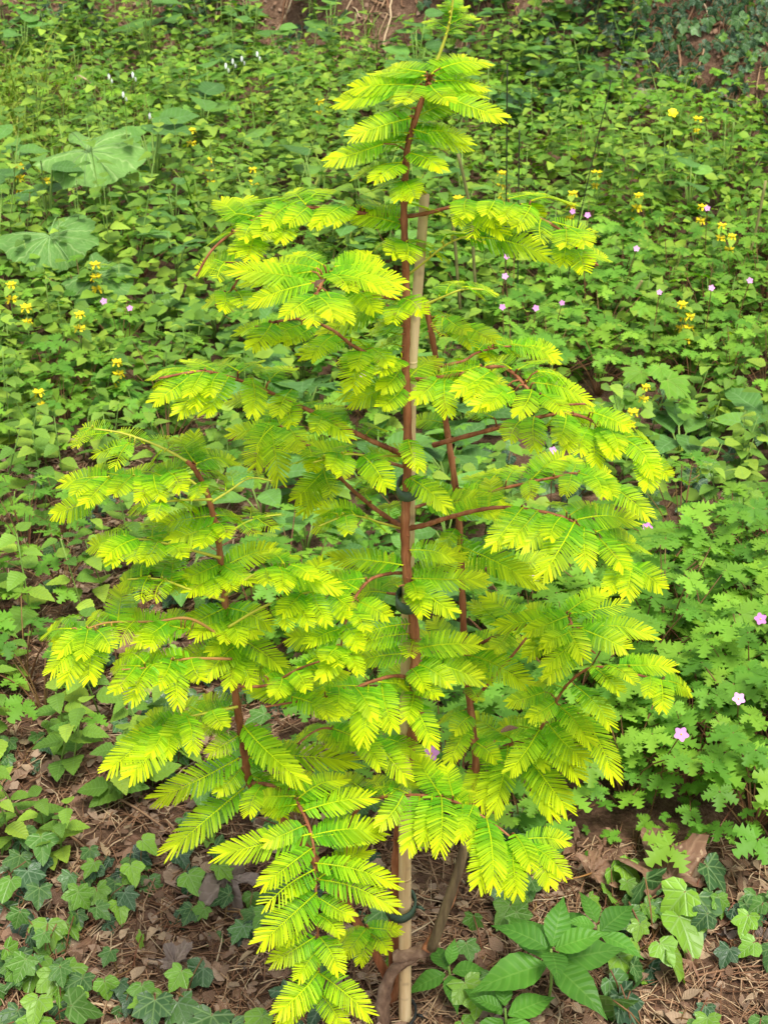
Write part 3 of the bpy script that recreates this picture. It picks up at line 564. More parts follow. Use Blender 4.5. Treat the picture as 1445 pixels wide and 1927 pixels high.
# stake and ties
st = [P(x, y, TY+(.010 if y < 1000 else .002 if y < 1300 else -.014)) for x, y in [(799, 366), (788, 520), (775, 680), (771, 850), (769, 1000), (766, 1200), (762, 1500), (762, 1760)]]
top, bot = st[0], P(762, 1926, TY-.018); bot.z = gh(bot.x, bot.y)
ax = (top-bot); stc = curve(st[::-1], 2); path = [bot-UPV*.06, bot]+stc
ss = tube([p-bot for p in path], [.0080]+list(np.linspace(.0078, .0044, len(stc)+1)), 12)
e = ob('wooden_stake', mesh('wooden_stake', ss, 'stake')); e.location = bot
tag(e, 'pale round wooden stake standing behind and beside the sapling trunk', 'stake')
nod = []
for f in (.12, .33, .56, .78):
    i_ = int(f*(len(stc)-2)); c = stc[i_]-bot; r = .0078-.0034*f; d = (stc[i_+1]-stc[i_]).normalized()
    nod.append(ob('node_ring', mesh('node_ring', tube([c-d*.0018, c, c+d*.0018], [r, r+.0005, r], 12), 'stake'), e))
def tie(px, py, yo, wdt, h, mat, label, dpt=.014):
    c = P(px, py, TY+yo); V, F = [], []; n = 20
    for k in range(n):
        a = 2*math.pi*k/n; x, y = wdt*math.cos(a), dpt*math.sin(a)
        for rr, z in ((1, -h), (1, h), (.86, h), (.86, -h)): V.append((x*rr, y*rr, z+.15*x))
    for k in range(n):
        for j in range(4): F.append((k*4+j, ((k+1) % n)*4+j, ((k+1) % n)*4+(j+1) % 4, k*4+(j+1) % 4))
    kn = tube([(wdt*.95, -.004, 0), (wdt*1.25, -.008, .003), (wdt*1.5, -.006, -.004)], [.002, .0022, .001], 5)
    o = ob('plant_tie', mesh('plant_tie', shp(V, F), mat)); o.location = c
    ob('knot', mesh('knot', kn, mat), o); tag(o, label, 'plant tie', 'ties round stake and stem'); return o
tie(769, 916, -.006, .0125, .005, 'tie', 'uppermost green tape tie round trunk and stake, behind a frond', .022)
tie(771, 1126, -.010, .0150, .0058, 'tie', 'green tape tie round trunk and stake at mid height', .022)
tie(754, 1702, -.007, .019, .0052, 'tie', 'dark green tape tie low on the stake, above the root collar', .026)
tie(752, 1905, -.010, .022, .0016, 'blacktie', 'thin black wire tie round stake at ground level', .028)

# ================================================================== PLANT KITS
# --- herb robert
def herb_leaf(L, seed):
    rs = random.Random(seed); S = []
    for ang, sc_ in ((0, 1), (1.15, .92), (-1.15, .92), (2.15, .6), (-2.15, .6)):
        prof = [.06, .26, .85, .36, 1.0, .38, .86, .28, .48, .02]; n = len(prof); V, F, A = [], [], []
        l = L*sc_*rs.uniform(.9, 1.1); W = l*.42; dr = rs.uniform(.1, .5)
        for i in range(n):
            t = .06+.94*i/(n-1); lead = .09*l if i in (2, 4, 6, 8) else 0
            for c in (-1, 0, 1):
                V.append((t*l+(abs(c)*lead), c*W*prof[i], -dr*l*t*t*.45+abs(c)*W*prof[i]*.22)); A.append((t, c, 0))
        for i in range(n-1): F += [(i*3, i*3+3, i*3+4, i*3+1), (i*3+1, i*3+4, i*3+5, i*3+2)]
        S.append(xf(shp(V, F, A), rotm('Z', ang+rs.uniform(-.1, .1)) @ rotm('Y', rs.uniform(-.1, .2))))
    return join(S)
HL_S = [herb_leaf(.03, i) for i in range(5)]; HL = [mesh('leaf', s, 'herb') for s in HL_S]
def flower_shape(rad=.0078, n=5):
    S = []
    for k in range(n):
        s = strip_leaf(rad, [.15, .45, .9, 1, .75, .3], rad*.42, -.25, .12); s[2][:, 2] = .2
        S.append(xf(s, rotm('Z', 2*math.pi*k/n)))
    return join(S)
PF = mesh('flower', flower_shape(), 'pink'); PFC = mesh('flower_centre', tube([(0, 0, 0), (0, 0, .002)], [.0012, .0006], 6), 'yellow')
def kit_herb(seed, nleaf, spread, h):
    rs = random.Random(seed); parts = []; S = []
    for k in range(nleaf):
        az = k*2.4+rs.uniform(-.4, .4); rr = spread*math.sqrt((k+.5)/nleaf)*rs.uniform(.8, 1.1); z = h*(1-.55*(rr/spread)**2)*rs.uniform(.72, 1.1)
        p = Vector((rr*math.cos(az), rr*math.sin(az), z)); out = Vector((math.cos(az), math.sin(az), 0))
        nrm = UPV+out*rs.uniform(.1, .6)+Vector((rs.uniform(-.3, .3), rs.uniform(-.55, .1), 0))
        sc_ = rs.uniform(.75, 1.25)
        parts.append(('leaf', HL[rs.randrange(5)], TR(p) @ frame(out+Vector((rs.uniform(-.6, .6), rs.uniform(-.6, .6), -.15)), nrm) @ Matrix.Scale(sc_, 4)))
        S.append(tube(curve([(0, 0, -.01), (p.x*.35, p.y*.35, z*.55), p], 3), [.0013]*3+[.0011]*2+[.0008]*2, 4))
    return [('stem', mesh('stem', join(S), 'redstem'))+(Matrix(),)]+parts
KH = [kit_herb(i, n, s, h) for i, (n, s, h) in enumerate([(15, .14, .17), (13, .13, .20), (17, .16, .16), (12, .12, .14), (14, .13, .18)])]
# --- yellow archangel
AL_S = [strip_leaf(.048, [.12, .75, 1, .95, .8, .6, .36, .05], .0175, rs.uniform(.2, .6), .2, .04, .07, 13) for rs in (random.Random(i) for i in range(4))]
AL = [mesh('leaf', s, 'arch') for s in AL_S]
def whorl(seed):
    rs = random.Random(seed); S = []
    for k in range(6):
        a = k*1.05+rs.uniform(-.2, .2)
        hood = strip_leaf(.014, [.4, .7, 1, .9, .3], .0042, .9, -.5); lip = strip_leaf(.011, [.3, .6, 1, .6], .0036, 1.6, .1)
        hood[2][:, 2] = rs.random(); lip[2][:, 2] = rs.random()
        S += [xf(hood, rotm('Z', a) @ rotm('Y', -.9)), xf(lip, rotm('Z', a) @ TR((.004, 0, .002)) @ rotm('Y', -.1))]
    return join(S)
WH = [mesh('flower_whorl', whorl(i), 'yellow') for i in range(3)]
def kit_arch(seed, pairs, h, flowers=0, stems=1):
    rs = random.Random(seed); parts = []; S = []
    for s in range(stems):
        lean = Vector((rs.uniform(-.3, .3), rs.uniform(-.3, .3), 1)) if stems > 1 else Vector((rs.uniform(-.1, .1), rs.uniform(-.1, .1), 1))
        o = Vector((rs.uniform(-.05, .05), rs.uniform(-.05, .05), 0)) if stems > 1 else Vector((0, 0, 0)); hh = h*rs.uniform(.75, 1.1)
        S.append(tube([o-lean*.01, o+lean*hh*.5, o+lean*hh], [.0016, .0014, .001], 5))
        for k in range(pairs):
            f = .3+.7*k/max(1, pairs-1); c = o+lean*(hh*f); a0 = k*1.57+rs.uniform(-.3, .3)
            for sd_ in (0, math.pi):
                az = a0+sd_; out = Vector((math.cos(az), math.sin(az), rs.uniform(-.15, .35)))
                sc_ = (1.25-.55*f)*rs.uniform(.85, 1.15)
                parts.append(('leaf', AL[rs.randrange(4)], TR(c+out*.006) @ frame(out, UPV+Vector((0, -.25, 0))+out*.15) @ Matrix.Scale(sc_, 4)))
            if flowers and k >= pairs-flowers: parts.append(('flower_whorl', WH[rs.randrange(3)], TR(c+UPV*.004) @ Matrix.Scale(rs.uniform(.85, 1.15), 4)))
    return [('stem', mesh('stem', join(S), 'stem'), Matrix())]+parts
KA = [kit_arch(20+i, p, h, 0, s) for i, (p, h, s) in enumerate([(4, .18, 2), (3, .14, 3), (4, .22, 2), (3, .12, 3), (5, .22, 1)])]
KAF = [kit_arch(40+i, 5, .25, f, 1) for i, f in enumerate((3, 2, 2))]
KA += [kit_arch(30+i, 6, h, 0, n_) for i, (h, n_) in enumerate([(.34, 2), (.40, 1), (.30, 3)])]
# --- ivy
def ivy_out(seed, five=True):
    rs = random.Random(seed); j = lambda: rs.uniform(.92, 1.08)
    if five: return palm([(-1.76, .52*j()), (-.88, .74*j()), (0, 1.0*j()), (.88, .74*j()), (1.76, .52*j())], .82, 2, 2.7)
    return palm([(-1.2, .62*j()), (0, 1.0*j()), (1.2, .66*j())], .86, 3, 2.7)
IV_S = [lobed(ivy_out(i, i < 4), .035, rs.uniform(.1, .5), rs.uniform(.0, .3), .05, 3, i) for i, rs in ((i, random.Random(i)) for i in range(6))]
IV = [mesh('leaf', s, 'ivy') for s in IV_S]; IVD = [mesh('leaf', s, 'ivyd') for s in IV_S]
def kit_ivy(seed, n, spread, dark=.35, h=.045, size=.86):
    rs = random.Random(seed); parts = []; S = []; p = Vector((-spread*.6, rs.uniform(-.3, .3)*spread, .006)); az = rs.uniform(-.5, .5); trail = [p.copy()]
    for k in range(n):
        az += rs.uniform(-.7, .7); p = p+Vector((math.cos(az), math.sin(az), 0))*(spread*1.3/n); trail.append(p+Vector((0, 0, rs.uniform(0, .008))))
        la = az+rs.choice((-1, 1))*rs.uniform(.5, 1.5); hh = h*rs.uniform(.4, 1.2); out = Vector((math.cos(la), math.sin(la), 0))
        c = p+out*rs.uniform(.01, .04)+UPV*hh
        S.append(tube([p, (p+c)/2+UPV*.006, c], .0009, 4))
        dk = rs.random() < dark
        fz = Vector((rs.uniform(-.5, .5), -rs.uniform(.0, 1), -.25))
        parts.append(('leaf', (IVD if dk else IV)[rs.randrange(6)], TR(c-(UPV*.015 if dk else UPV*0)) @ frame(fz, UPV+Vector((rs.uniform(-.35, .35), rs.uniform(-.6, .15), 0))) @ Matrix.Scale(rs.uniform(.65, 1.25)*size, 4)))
    S.append(tube(trail, .0013, 5))
    return [('stem', mesh('stem', join(S), 'redstem'), Matrix())]+parts
KI = [kit_ivy(60+i, n, s) for i, (n, s) in enumerate([(10, .14), (8, .12), (12, .16), (9, .12), (7, .09)])]
KID = [kit_ivy(70+i, 22, .26, 1.0, .03, .9) for i in range(4)]
# --- broad-leaved rosettes, mercury, periwinkle, grass, sycamore
BL_S = [strip_leaf(.10, [.12, .5, .85, 1, .95, .75, .42, .03], .028, rs.uniform(.2, .7), .25, .06, .02, 13) for rs in (random.Random(i) for i in range(4))]
BL = [mesh('leaf', s, 'broad') for s in BL_S]
def kit_rosette(seed, n, mat_leaves, stem=.08, sc0=1.0, up=.5):
    rs = random.Random(seed); parts = []; S = []
    for k in range(n):
        az = k*2.4+rs.uniform(-.3, .3); out = Vector((math.cos(az), math.sin(az), rs.uniform(.1, up))).normalized(); z = stem*rs.uniform(.3, 1)
        b = Vector((math.cos(az)*.025, math.sin(az)*.025, z)); S.append(tube([(0, 0, -.01), (b.x*.3, b.y*.3, z*.6), b], .0018, 5))
        parts.append(('leaf', mat_leaves[rs.randrange(len(mat_leaves))], TR(b) @ frame(out, UPV+Vector((0, -.3, 0))) @ Matrix.Scale(sc0*rs.uniform(.7, 1.15), 4)))
    return [('stem', mesh('stem', join(S), 'stem'), Matrix())]+parts
KB = [kit_rosette(80+i, n, BL, st, s) for i, (n, st, s) in enumerate([(8, .1, 1), (7, .14, .85), (9, .07, 1.05)])]
RL = [mesh('leaf', strip_leaf(.085, [.3, .8, 1, 1, .9, .7, .4, .04], .036, d, .12, .05, .03, 13), 'broad') for d in (.15, .4)]
KR = [kit_rosette(86+i, n, RL, st, s, .35) for i, (n, st, s) in enumerate([(7, .24, 1.0), (8, .30, .85), (6, .18, 1.1)])]
ML = [mesh('leaf', strip_leaf(.085, [.1, .5, .85, 1, .98, .8, .5, .2, .02], .021, d, .22, .03, .035, 17), 'merc') for d in (.35, .55, .8)]
def kit_merc(seed, n, h, s0):
    rs = random.Random(seed); parts = []; S = [tube([(0, 0, -.01), (.004, 0, h*.5), (0, 0, h)], [.0022, .002, .0016], 6)]
    for k in range(n):
        az = k*math.pi/2*1.03+(math.pi/4 if k >= 4 else 0)+rs.uniform(-.2, .2); el = .15 if k < 4 else .55
        out = Vector((math.cos(az)*math.cos(el), math.sin(az)*math.cos(el), math.sin(el))); z = h*(.8 if k < 4 else 1)
        parts.append(('leaf', ML[rs.randrange(3)], TR((out.x*.006, out.y*.006, z)) @ frame(out, UPV+Vector((0, -.25, 0))) @ Matrix.Scale(s0*(1 if k < 4 else .7)*rs.uniform(.85, 1.12), 4)))
    return [('stem', mesh('stem', join(S), 'stem'), Matrix())]+parts
KM = [kit_merc(90, 8, .12, 1.15), kit_merc(91, 6, .08, .8), kit_merc(92, 5, .06, .7)]
PL = [mesh('leaf', strip_leaf(.05, [.15, .8, 1, 1, .85, .55, .05], .0185, d, .15, .02, 0, 10), 'peri') for d in (.2, .5)]
def kit_peri(seed):
    rs = random.Random(seed); parts = []; S = []
    for s in range(4):
        d = Vector((rs.uniform(-.7, .7), rs.uniform(-.8, .2), 1)); h = rs.uniform(.15, .28); S.append(tube([(0, 0, -.01), d*h*.5, d*h], [.002, .0016, .001], 5))
        for k in range(4):
            c = d*h*(.3+.23*k)
            for sd_ in (0, math.pi):
                az = k*1.5+sd_+rs.uniform(-.4, .4); out = Vector((math.cos(az), math.sin(az), .15))
                parts.append(('leaf', PL[rs.randrange(2)], TR(c) @ frame(out, UPV+Vector((0, -.5, 0))) @ Matrix.Scale(rs.uniform(.75, 1.3), 4)))
    return [('stem', mesh('stem', join(S), 'stem'), Matrix())]+parts
KP = [kit_peri(100+i) for i in range(3)]
def blade(L, lean, wd=.003):
    V, F, A = [], [], []
    for i in range(7):
        t = i/6; x = lean*L*t*t; z = L*t*(1-.35*lean*t); k = wd*(1-t**2*.95)
        V += [(x, -k, z), (x+k*.3, 0, z-.0003), (x, k, z)]; A += [(t, -1, 0), (t, 0, 0), (t, 1, 0)]
    for i in range(6):
        for c in (0, 1): F.append((i*3+c, i*3+c+1, i*3+c+4, i*3+c+3))
    return shp(V, F, A)
GB = {m: [mesh('blade', blade(.24, l, wd), m) for l, wd in ((.3, .0028), (.7, .003), (1.0, .004))] for m in ('grass', 'ygrass')}
def kit_grass(seed, n, m):
    rs = random.Random(seed)
    return [('blade', GB[m][rs.randrange(3)], TR((rs.uniform(-.04, .04), rs.uniform(-.04, .04), -.005)) @ rotm('Z', rs.uniform(0, 6.28)) @ rotm('Y', rs.uniform(0, .4)) @ Matrix.Scale(rs.uniform(.6, 1.3), 4)) for _ in range(n)]
KG = [kit_grass(110+i, 9, 'grass') for i in range(3)]; KY = [kit_grass(115+i, 14, 'ygrass') for i in range(3)]

# ================================================================== PLANTING
def zone(px, py):
    """weights of each kind and how thick the cover grows there (follows the photograph's ground)"""
    px = min(max(px, 0), 1445); py = min(max(py, -60), 1927)
    if py > 1610:
        if px > 860: return dict(ivy=.5), .10 if py > 1680 else .3
        if px > 480: return dict(ivy=1), .12
        return dict(ivy=.92, arch=.08), .6 if px < 440 else .3
    if px < 470 and py > 830:
        if py > 1330: return dict(ivy=.7, arch=.3), .68
        if px < 260: return dict(ivy=.35, arch=.55, herb=.1), .55
        return dict(ivy=.7, broad=.1, arch=.2), .42
    if px > 950:
        if py > 1000: return dict(herb=.93, ivy=.07), 1.0 if (px > 1230 or py > 1150) else .65
        if py > 690: return dict(ivy=.5, arch=.35, broad=.15), 1.0
        if py > 400: return dict(herb=.9, arch=.1), 1.0
        if py > 210: return dict(herb=.38, arch=.36, grass=.16, broad=.10), 1.0
        if px < 1200: return dict(peri=.6, arch=.2, herb=.2), 1.0
        if px < 1330: return dict(herb=.3, arch=.1, grass=.1), .5
        return dict(grass=.3, arch=.3), .15
    if 450 <= px <= 950 and py > 640:
        if py > 1250: return dict(herb=.5, ivy=.5), .6
        return dict(broad=.65, herb=.2, arch=.15), .95
    if py < 110: return dict(arch=.4, peri=.25, broad=.15, grass=.1, herb=.1), .95 if px < 480 else .55
    if px < 110 and 110 < py < 290: return dict(ygrass=.85, arch=.15), 1.0
    if px < 320 and 480 < py < 850: return dict(arch=.8, herb=.2), .95
    if px < 480 and py > 700: return dict(herb=.4, ivy=.4, arch=.2), .6
    return dict(arch=.46, herb=.22, broad=.21, grass=.11), 1.0
KIT = dict(herb=KH, arch=KA, ivy=KI, broad=KB, grass=KG, ygrass=KY, peri=KP)
RAD = dict(herb=.105, arch=.085, ivy=.088, broad=.13, grass=.11, ygrass=.07, peri=.12)
NAME = dict(herb='herb_robert_plant', arch='archangel_plant', ivy='ivy_plant', broad='broad_leaved_plant', grass='grass_tuft', ygrass='grass_tuft', peri='periwinkle_plant')
CAT = dict(herb='wild plant', arch='wild plant', ivy='ivy', broad='wild plant', grass='grass', ygrass='grass', peri='shrub')
def where(px, py):
    side = 'left of the sapling' if px < 480 else 'right of the sapling' if px > 950 else 'behind the sapling'
    return side+(', close to the bank' if py < 190 else ', far back' if py < 430 else ', halfway back' if py < 760 else ', beside its middle' if py < 1150 else ', beside its lower branches' if py < 1600 else ', in the foreground')
LAB = dict(herb='bright herb-robert plant with deeply cut leaves %s', arch='plant with paired toothed oval leaves %s',
           ivy='creeping ivy with lobed pale-veined leaves %s', broad='plant with long smooth bluish green leaves %s',
           grass='tuft of thin green grass blades %s', ygrass='tuft of yellowish grass blades at the far left edge', peri='glossy oval-leaved plant %s')
cnt = dict.fromkeys(KIT, 0); CAP = dict(herb=300, arch=300, ivy=180, broad=150, grass=80, ygrass=40, peri=80)
rs = random.Random(21); pts = []; cover = []; extra = []
KEEP = [(742, 1900, .10), (1040, 1850, .10), (1250, 1680, .13), (420, 1650, .08), (1250, 760, .06), (900, 1760, .09)]
KEEP = [(G(x, y), r) for x, y, r in KEEP]
tries = 0
while tries < 12500:
    tries += 1
    y = .95+(1.8 if tries < 3000 else 2.9 if tries < 6000 else 5.9)*rs.random(); hw = .36*y+.62; x = rs.uniform(-hw, hw)
    d = y-bank_foot(x)
    if d > (.75 if pix((x, y, .2))[0] < 500 or 820 < pix((x, y, .2))[0] < 1200 else .2): continue
    p3 = (x, y, .1 if y > 1.8 else .04); px, py = pix(p3)
    if px < -160 or px > 1605 or py < -80 or py > 2080: continue
    wt, den = zone(px, py)
    if rs.random() > den: continue
    k = rs.choices(list(wt), list(wt.values()))[0]
    if cnt[k] >= CAP[k]: continue
    if any((x-c.x)**2+(y-c.y)**2 < r*r for c, r in KEEP): continue
    r = RAD[k]*(.58 if k != 'ivy' else .70)*(1 if den > .6 else 1.1)
    if k == 'herb' and py > 1000: r *= .72
    if py < 420: r *= 1.12
    if k == 'ivy' and px < 500: r *= .95
    if any((x-a)**2+(y-b)**2 < (r+r2)**2*.5 for a, b, r2 in pts): continue
    pts.append((x, y, r)); cnt[k] += 1
    s = rs.uniform(.8, 1.2)
    if k == 'herb' and py > 1000: s *= 1.1
    if k == 'ivy' and py < 1000: s *= 1.1
    if k == 'broad' and py < 500: s *= rs.uniform(.9, 1.25)
    wh = where(px, py)
    lab = LAB[k] % wh if '%s' in LAB[k] else LAB[k]
    gname = {'herb': 'herb-robert plants', 'arch': 'toothed-leaved plants', 'ivy': 'creeping ivy', 'broad': 'broad-leaved plants', 'grass': 'grass tufts', 'ygrass': 'yellowish grass tufts', 'peri': 'oval-leaved plants by the bank'}[k]
    kk = KIT[k]
    if k == 'arch': kk = KA[:5] if py > 520 else (KA if rs.random() < .5 else KA[5:])
    if k == 'broad' and py < 520: kk = KR if rs.random() < .6 else KB
    place(kk[rs.randrange(len(kk))], NAME[k], (x, y, gh(x, y)), rs.uniform(-.8, .8) if k in ('ivy',) else rs.uniform(0, 6.28), s, lab, CAT[k], gname+(' '+wh if '%s' in LAB[k] else ''))
print('PLANTED', cnt, 'tries', tries)

# low undergrowth that nobody could count, filling between the plants
LC = []
for i in range(3):
    V, F, A = [], [], []
    for j, (t, wv) in enumerate([(0, .05), (.3, .9), (.62, .8), (1, 0.02)]):
        for c in (-1, 0, 1): V.append((t, c*wv*.42, abs(c)*.1*wv-.25*t*t)); A.append((t, c, 0))
    for j in range(3): F += [(j*3, j*3+3, j*3+4, j*3+1), (j*3+1, j*3+4, j*3+5, j*3+2)]
    LC.append(shp(V, F, A))
HC = xf(HL_S[0], Matrix.Scale(1/.03, 4))
low = []; lowh = []; rs = random.Random(31)
for i in range(42000):
    y = 1.2+5.6*rs.random()**.85; hw = .34*y+.5; x = rs.uniform(-hw, hw); px, py = pix((x, y, .05))
    if y-bank_foot(x) > .3: continue
    wt, den = zone(px, py)
    if den < .6 or rs.random() > den*.8: continue
    if wt.get('ivy', 0) > .3 and (py > 1000 or rs.random() > .12): continue
    z = gh(x, y)+rs.uniform(.005, .15 if py < 900 else .11); az = rs.uniform(0, 6.28)
    m = TR((x, y, z)) @ frame((math.cos(az), math.sin(az), rs.uniform(-.2, .3)), (rs.uniform(-.4, .4), rs.uniform(-.8, .2), 1)) @ Matrix.Scale(rs.uniform(.018, .046), 4)
    if py > 760 and 'herb' in wt:
        if rs.random() < .45: lowh.append(xf(HL_S[rs.randrange(5)], m @ Matrix.Scale(18, 4), rs.random()))
        continue
    low.append(xf(LC[0], m, rs.random()))
tag(ob('undergrowth', mesh('undergrowth', join(low), 'cover')), 'low mat of small green leaves filling between the taller plants', 'undergrowth', kind='stuff')

if lowh: tag(ob('undergrowth', mesh('undergrowth', join(lowh), 'herb')), 'low young herb-robert leaves filling between the plants right of the sapling', 'undergrowth', kind='stuff')
print('LOWH', len(lowh))
# ivy and dry stems on the bank
n = 0; rs = random.Random(41)
for i in range(2600):
    x = rs.uniform(-3.0, 2.6) if i % 2 else rs.uniform(.8, 2.3); d = rs.uniform(-.02, .6); y = bank_foot(x)+d; px, py = pix((x, y, gh(x, y)))
    if px < -150 or px > 1600 or py < -260: continue
    den = .95 if 1120 < px < 1340 else .4 if px >= 1340 else .95 if 830 < px else .55 if px > 500 else .97
    if rs.random() > den or n >= 115: continue
    e = .02; nx = -(gh(x+e, y)-gh(x-e, y))/(2*e); ny = -(gh(x, y+e)-gh(x, y-e))/(2*e)
    tl = Vector((0, 0, 1)).rotation_difference(Vector((nx, ny, 1)).normalized()).to_matrix().to_4x4()
    bw_ = 'at its far left' if px < 300 else 'left of the sapling top' if px < 700 else 'behind the sapling top' if px < 1000 else 'right of the sapling top' if px < 1200 else 'at its right' if px < 1340 else 'by the right edge'
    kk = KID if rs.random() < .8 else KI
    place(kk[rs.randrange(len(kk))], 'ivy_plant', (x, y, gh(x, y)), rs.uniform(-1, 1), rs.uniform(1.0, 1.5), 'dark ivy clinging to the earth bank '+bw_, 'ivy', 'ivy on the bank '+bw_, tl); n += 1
S = []
for i in range(900):
    x = rs.uniform(-2.8, 2.6); y = bank_foot(x)+rs.uniform(-.05, 1.0); L = rs.uniform(.06, .3); a = rs.uniform(-2.6, -.5); pts3 = []
    for j in range(5):
        f = j/4; xx = x+math.cos(a)*L*f*.6+rs.uniform(-.012, .012); yy = y+math.sin(a)*L*f*.8
        pts3.append((xx, yy, gh(xx, yy)+rs.uniform(.004, .025)))
    S.append(tube(curve(pts3, 2), rs.uniform(.0015, .0045), 4, rs.random()))
tag(ob('dry_stems', mesh('dry_stems', join(S), 'straw')), 'tangle of dry brown stems and roots over the earth bank', 'dry stems', kind='stuff')
def stone(px, py, Yoff, r, label, seed):
    rs = random.Random(seed); x = G(px, py).x; y = bank_foot(x)+Yoff; z = gh(x, y); V, F = [], []; nu, nv = 12, 7
    for j in range(nv+1):
        for i in range(nu):
            th = math.pi*j/nv; ph = 2*math.pi*i/nu; k = r*(1+rs.uniform(-.16, .16)) if 0 < j < nv else r
            V.append((1.25*k*math.sin(th)*math.cos(ph), k*math.sin(th)*math.sin(ph), .85*k*math.cos(th)))
    for j in range(nv):
        for i in range(nu): F.append((j*nu+i, (j+1)*nu+i, (j+1)*nu+(i+1) % nu, j*nu+(i+1) % nu))
    o = ob('stone', mesh('stone', shp(V, F), 'stone')); o.location = (x, y, z+r*.3); tag(o, label, 'stone')
stone(826, 40, .10, .055, 'pale cream stone in the bank behind the top of the sapling', 1)
stone(1135, 80, .04, .06, 'mossy pale stone in the bank right of the sapling top', 2)

# ------------------------------------------------------------------ big single plants
def zf(f, a, ph): return (.30*f-.42*f*f)+.05*f*math.sin(a*7.2-1.57)+.12*f*f*math.sin(a*2.3+ph)+.06*f*f*math.sin(a*5+ph)
def butterbur(px, py, wpx, h, rz, label, seed, tilt=-.35):
    rs = random.Random(seed); c = G(px, py, h); k = (c-Vector((0, 0, CH))).dot(FW); rad = wpx*k*TH/963.5/2
    V, F, A = [(0, 0, -.03)], [], [(0, 0, .5)]; nA, nR = 72, 9; ph = rs.random()*6
    for j in range(1, nR+1):
        f = j/nR
        for i in range(nA+1):
            a = -2.85+5.7*i/nA; edge = (1+.10*math.sin(a*2+ph)+.06*math.sin(a*5+2*ph)+.035*math.sin(a*11+ph)+.03*math.sin(a*29))*(1 if abs(a) < 2.3 else 1-.6*(abs(a)-2.3)/.55)
            vein = abs(math.sin(a*3.6+.0))
            z = zf(f, a, ph)+.014*math.sin(f*24+a*8)*f
            V.append((f*edge*math.cos(a), f*edge*math.sin(a), z)); A.append((f, a, .5))
    for i in range(nA):
        F.append((0, 1+i, 2+i))
        for j in range(nR-1):
            o = 1+j*(nA+1); F.append((o+i, o+nA+1+i, o+nA+2+i, o+i+1))
    bl = xf(shp(V, F, A), Matrix.Scale(rad, 4))
    base = Vector((c.x, c.y+.05, gh(c.x, c.y+.05)))
    e = ob('butterbur_leaf', None); e.location = base; tag(e, label, 'wild plant', 'large round grey-green leaves')
    ob('leaf_stalk', mesh('leaf_stalk', tube(curve([(0, 0, -.01), (0, .01, h*.5), c-base-Vector((0, 0, .01))], 4), .005, 7), 'stem'), e)
    m = TR(c-base) @ rotm('X', -tilt*-1) @ rotm('Z', rz)
    b = ob('blade', mesh('blade', bl, 'butter'), e, m)
    S = []
    for q_ in range(9):
        a = -2.4+4.8*q_/8; pth = []
        for f in np.linspace(.02, .93, 7):
            z = zf(f, a, ph)
            pth.append(Vector((f*math.cos(a), f*math.sin(a), z+.002))*rad)
        S.append(tube(pth, list(np.linspace(.0020, .0006, 7)), 4, .5))
    ob('vein', mesh('vein', join(S), 'palevein'), b)
M['palevein'] = leafmat('pale_vein', [(0, (.2, .34, .11)), (1, (.2, .34, .11))], rough=.6, trans=0)
butterbur(165, 285, 195, .29, -.3, 'largest round grey-green leaf, upper left beside yellow flowers', 1, .30)
butterbur(95, 445, 165, .20, -.9, 'ribbed round grey-green leaf below the largest one, at left', 2, .45)
butterbur(185, 520, 140, .15, -.5, 'lower small round grey-green leaf behind yellow flower spikes, at left', 3, .35)
butterbur(310, 555, 60, .12, -.5, 'smallest round grey-green leaf, right of the other large round ones', 4, .35)
# pointed-leaved plants in the foreground right
def gput(kit, name, px, py, rz, s, label, cat, group=None):
    g = G(px, py); g.z = gh(g.x, g.y); return place(kit, name, g, rz, s, label, cat, group)
gput(KM[0], 'mercury_plant', 1025, 1935, .35, 1.0, 'fresh green plant with large pointed leaves in front of brown litter, lower right', 'wild plant')
gput(KM[1], 'mercury_plant', 1115, 1845, .9, .95, 'upright pointed-leaved green plant just behind the larger lower right one', 'wild plant')
gput(KM[2], 'mercury_plant', 842, 1890, .2, .85, 'small pointed-leaved green seedling just right of the stake foot', 'wild plant')
gput(KM[1], 'mercury_plant', 945, 1990, .6, .9, 'pointed-leaved green plant cut by the bottom edge', 'wild plant')
gput(KM[1], 'mercury_plant', 240, 790, 2.2, 1.25, 'plant with two broad pale green leaves over bare soil, left of the sapling', 'wild plant')
# ivy leaves of the foreground, each sprig where the photograph has it
for k, (px, py, s, rz, lab) in enumerate([
    (80, 1800, 1.15, .2, 'ivy sprig with the large rounded light leaf, bottom left'), (140, 1850, .95, .8, 'ivy sprig with yellow-green lobed leaves, bottom left corner'),
    (330, 1905, 1.25, .1, 'ivy sprig with big glossy three-pointed leaves on the bottom edge'), (240, 1880, .8, -.4, 'small ivy sprig beside dry needles near the bottom edge'),
    (210, 1700, 1.0, .5, 'ivy sprig with dark white-veined leaves, left of the grey dead leaf'), (60, 1950, 1.1, .3, 'ivy sprig with a marbled leaf in the bottom left corner'),
    (1240, 1795, 1.35, .4, 'ivy sprig with a shiny pale lobed leaf, right of the pointed-leaved plants'), (1190, 1920, 1.2, 2.0, 'ivy sprig with a three-lobed leaf on the bottom edge at right'),
    (1130, 1740, .9, .9, 'ivy sprig between the dry maple leaf and the pointed-leaved plants'), (1390, 1720, 1.1, -.3, 'ivy sprig at the right edge beside the dry maple leaf'),
    (1340, 1730, .9, .6, 'ivy sprig with a hanging yellow-green leaf, lower right')]):
    gput(kit_ivy(300+k, 7, .09, .2, .04, 1.08), 'ivy_plant', px, py, rz, s, lab, 'ivy')
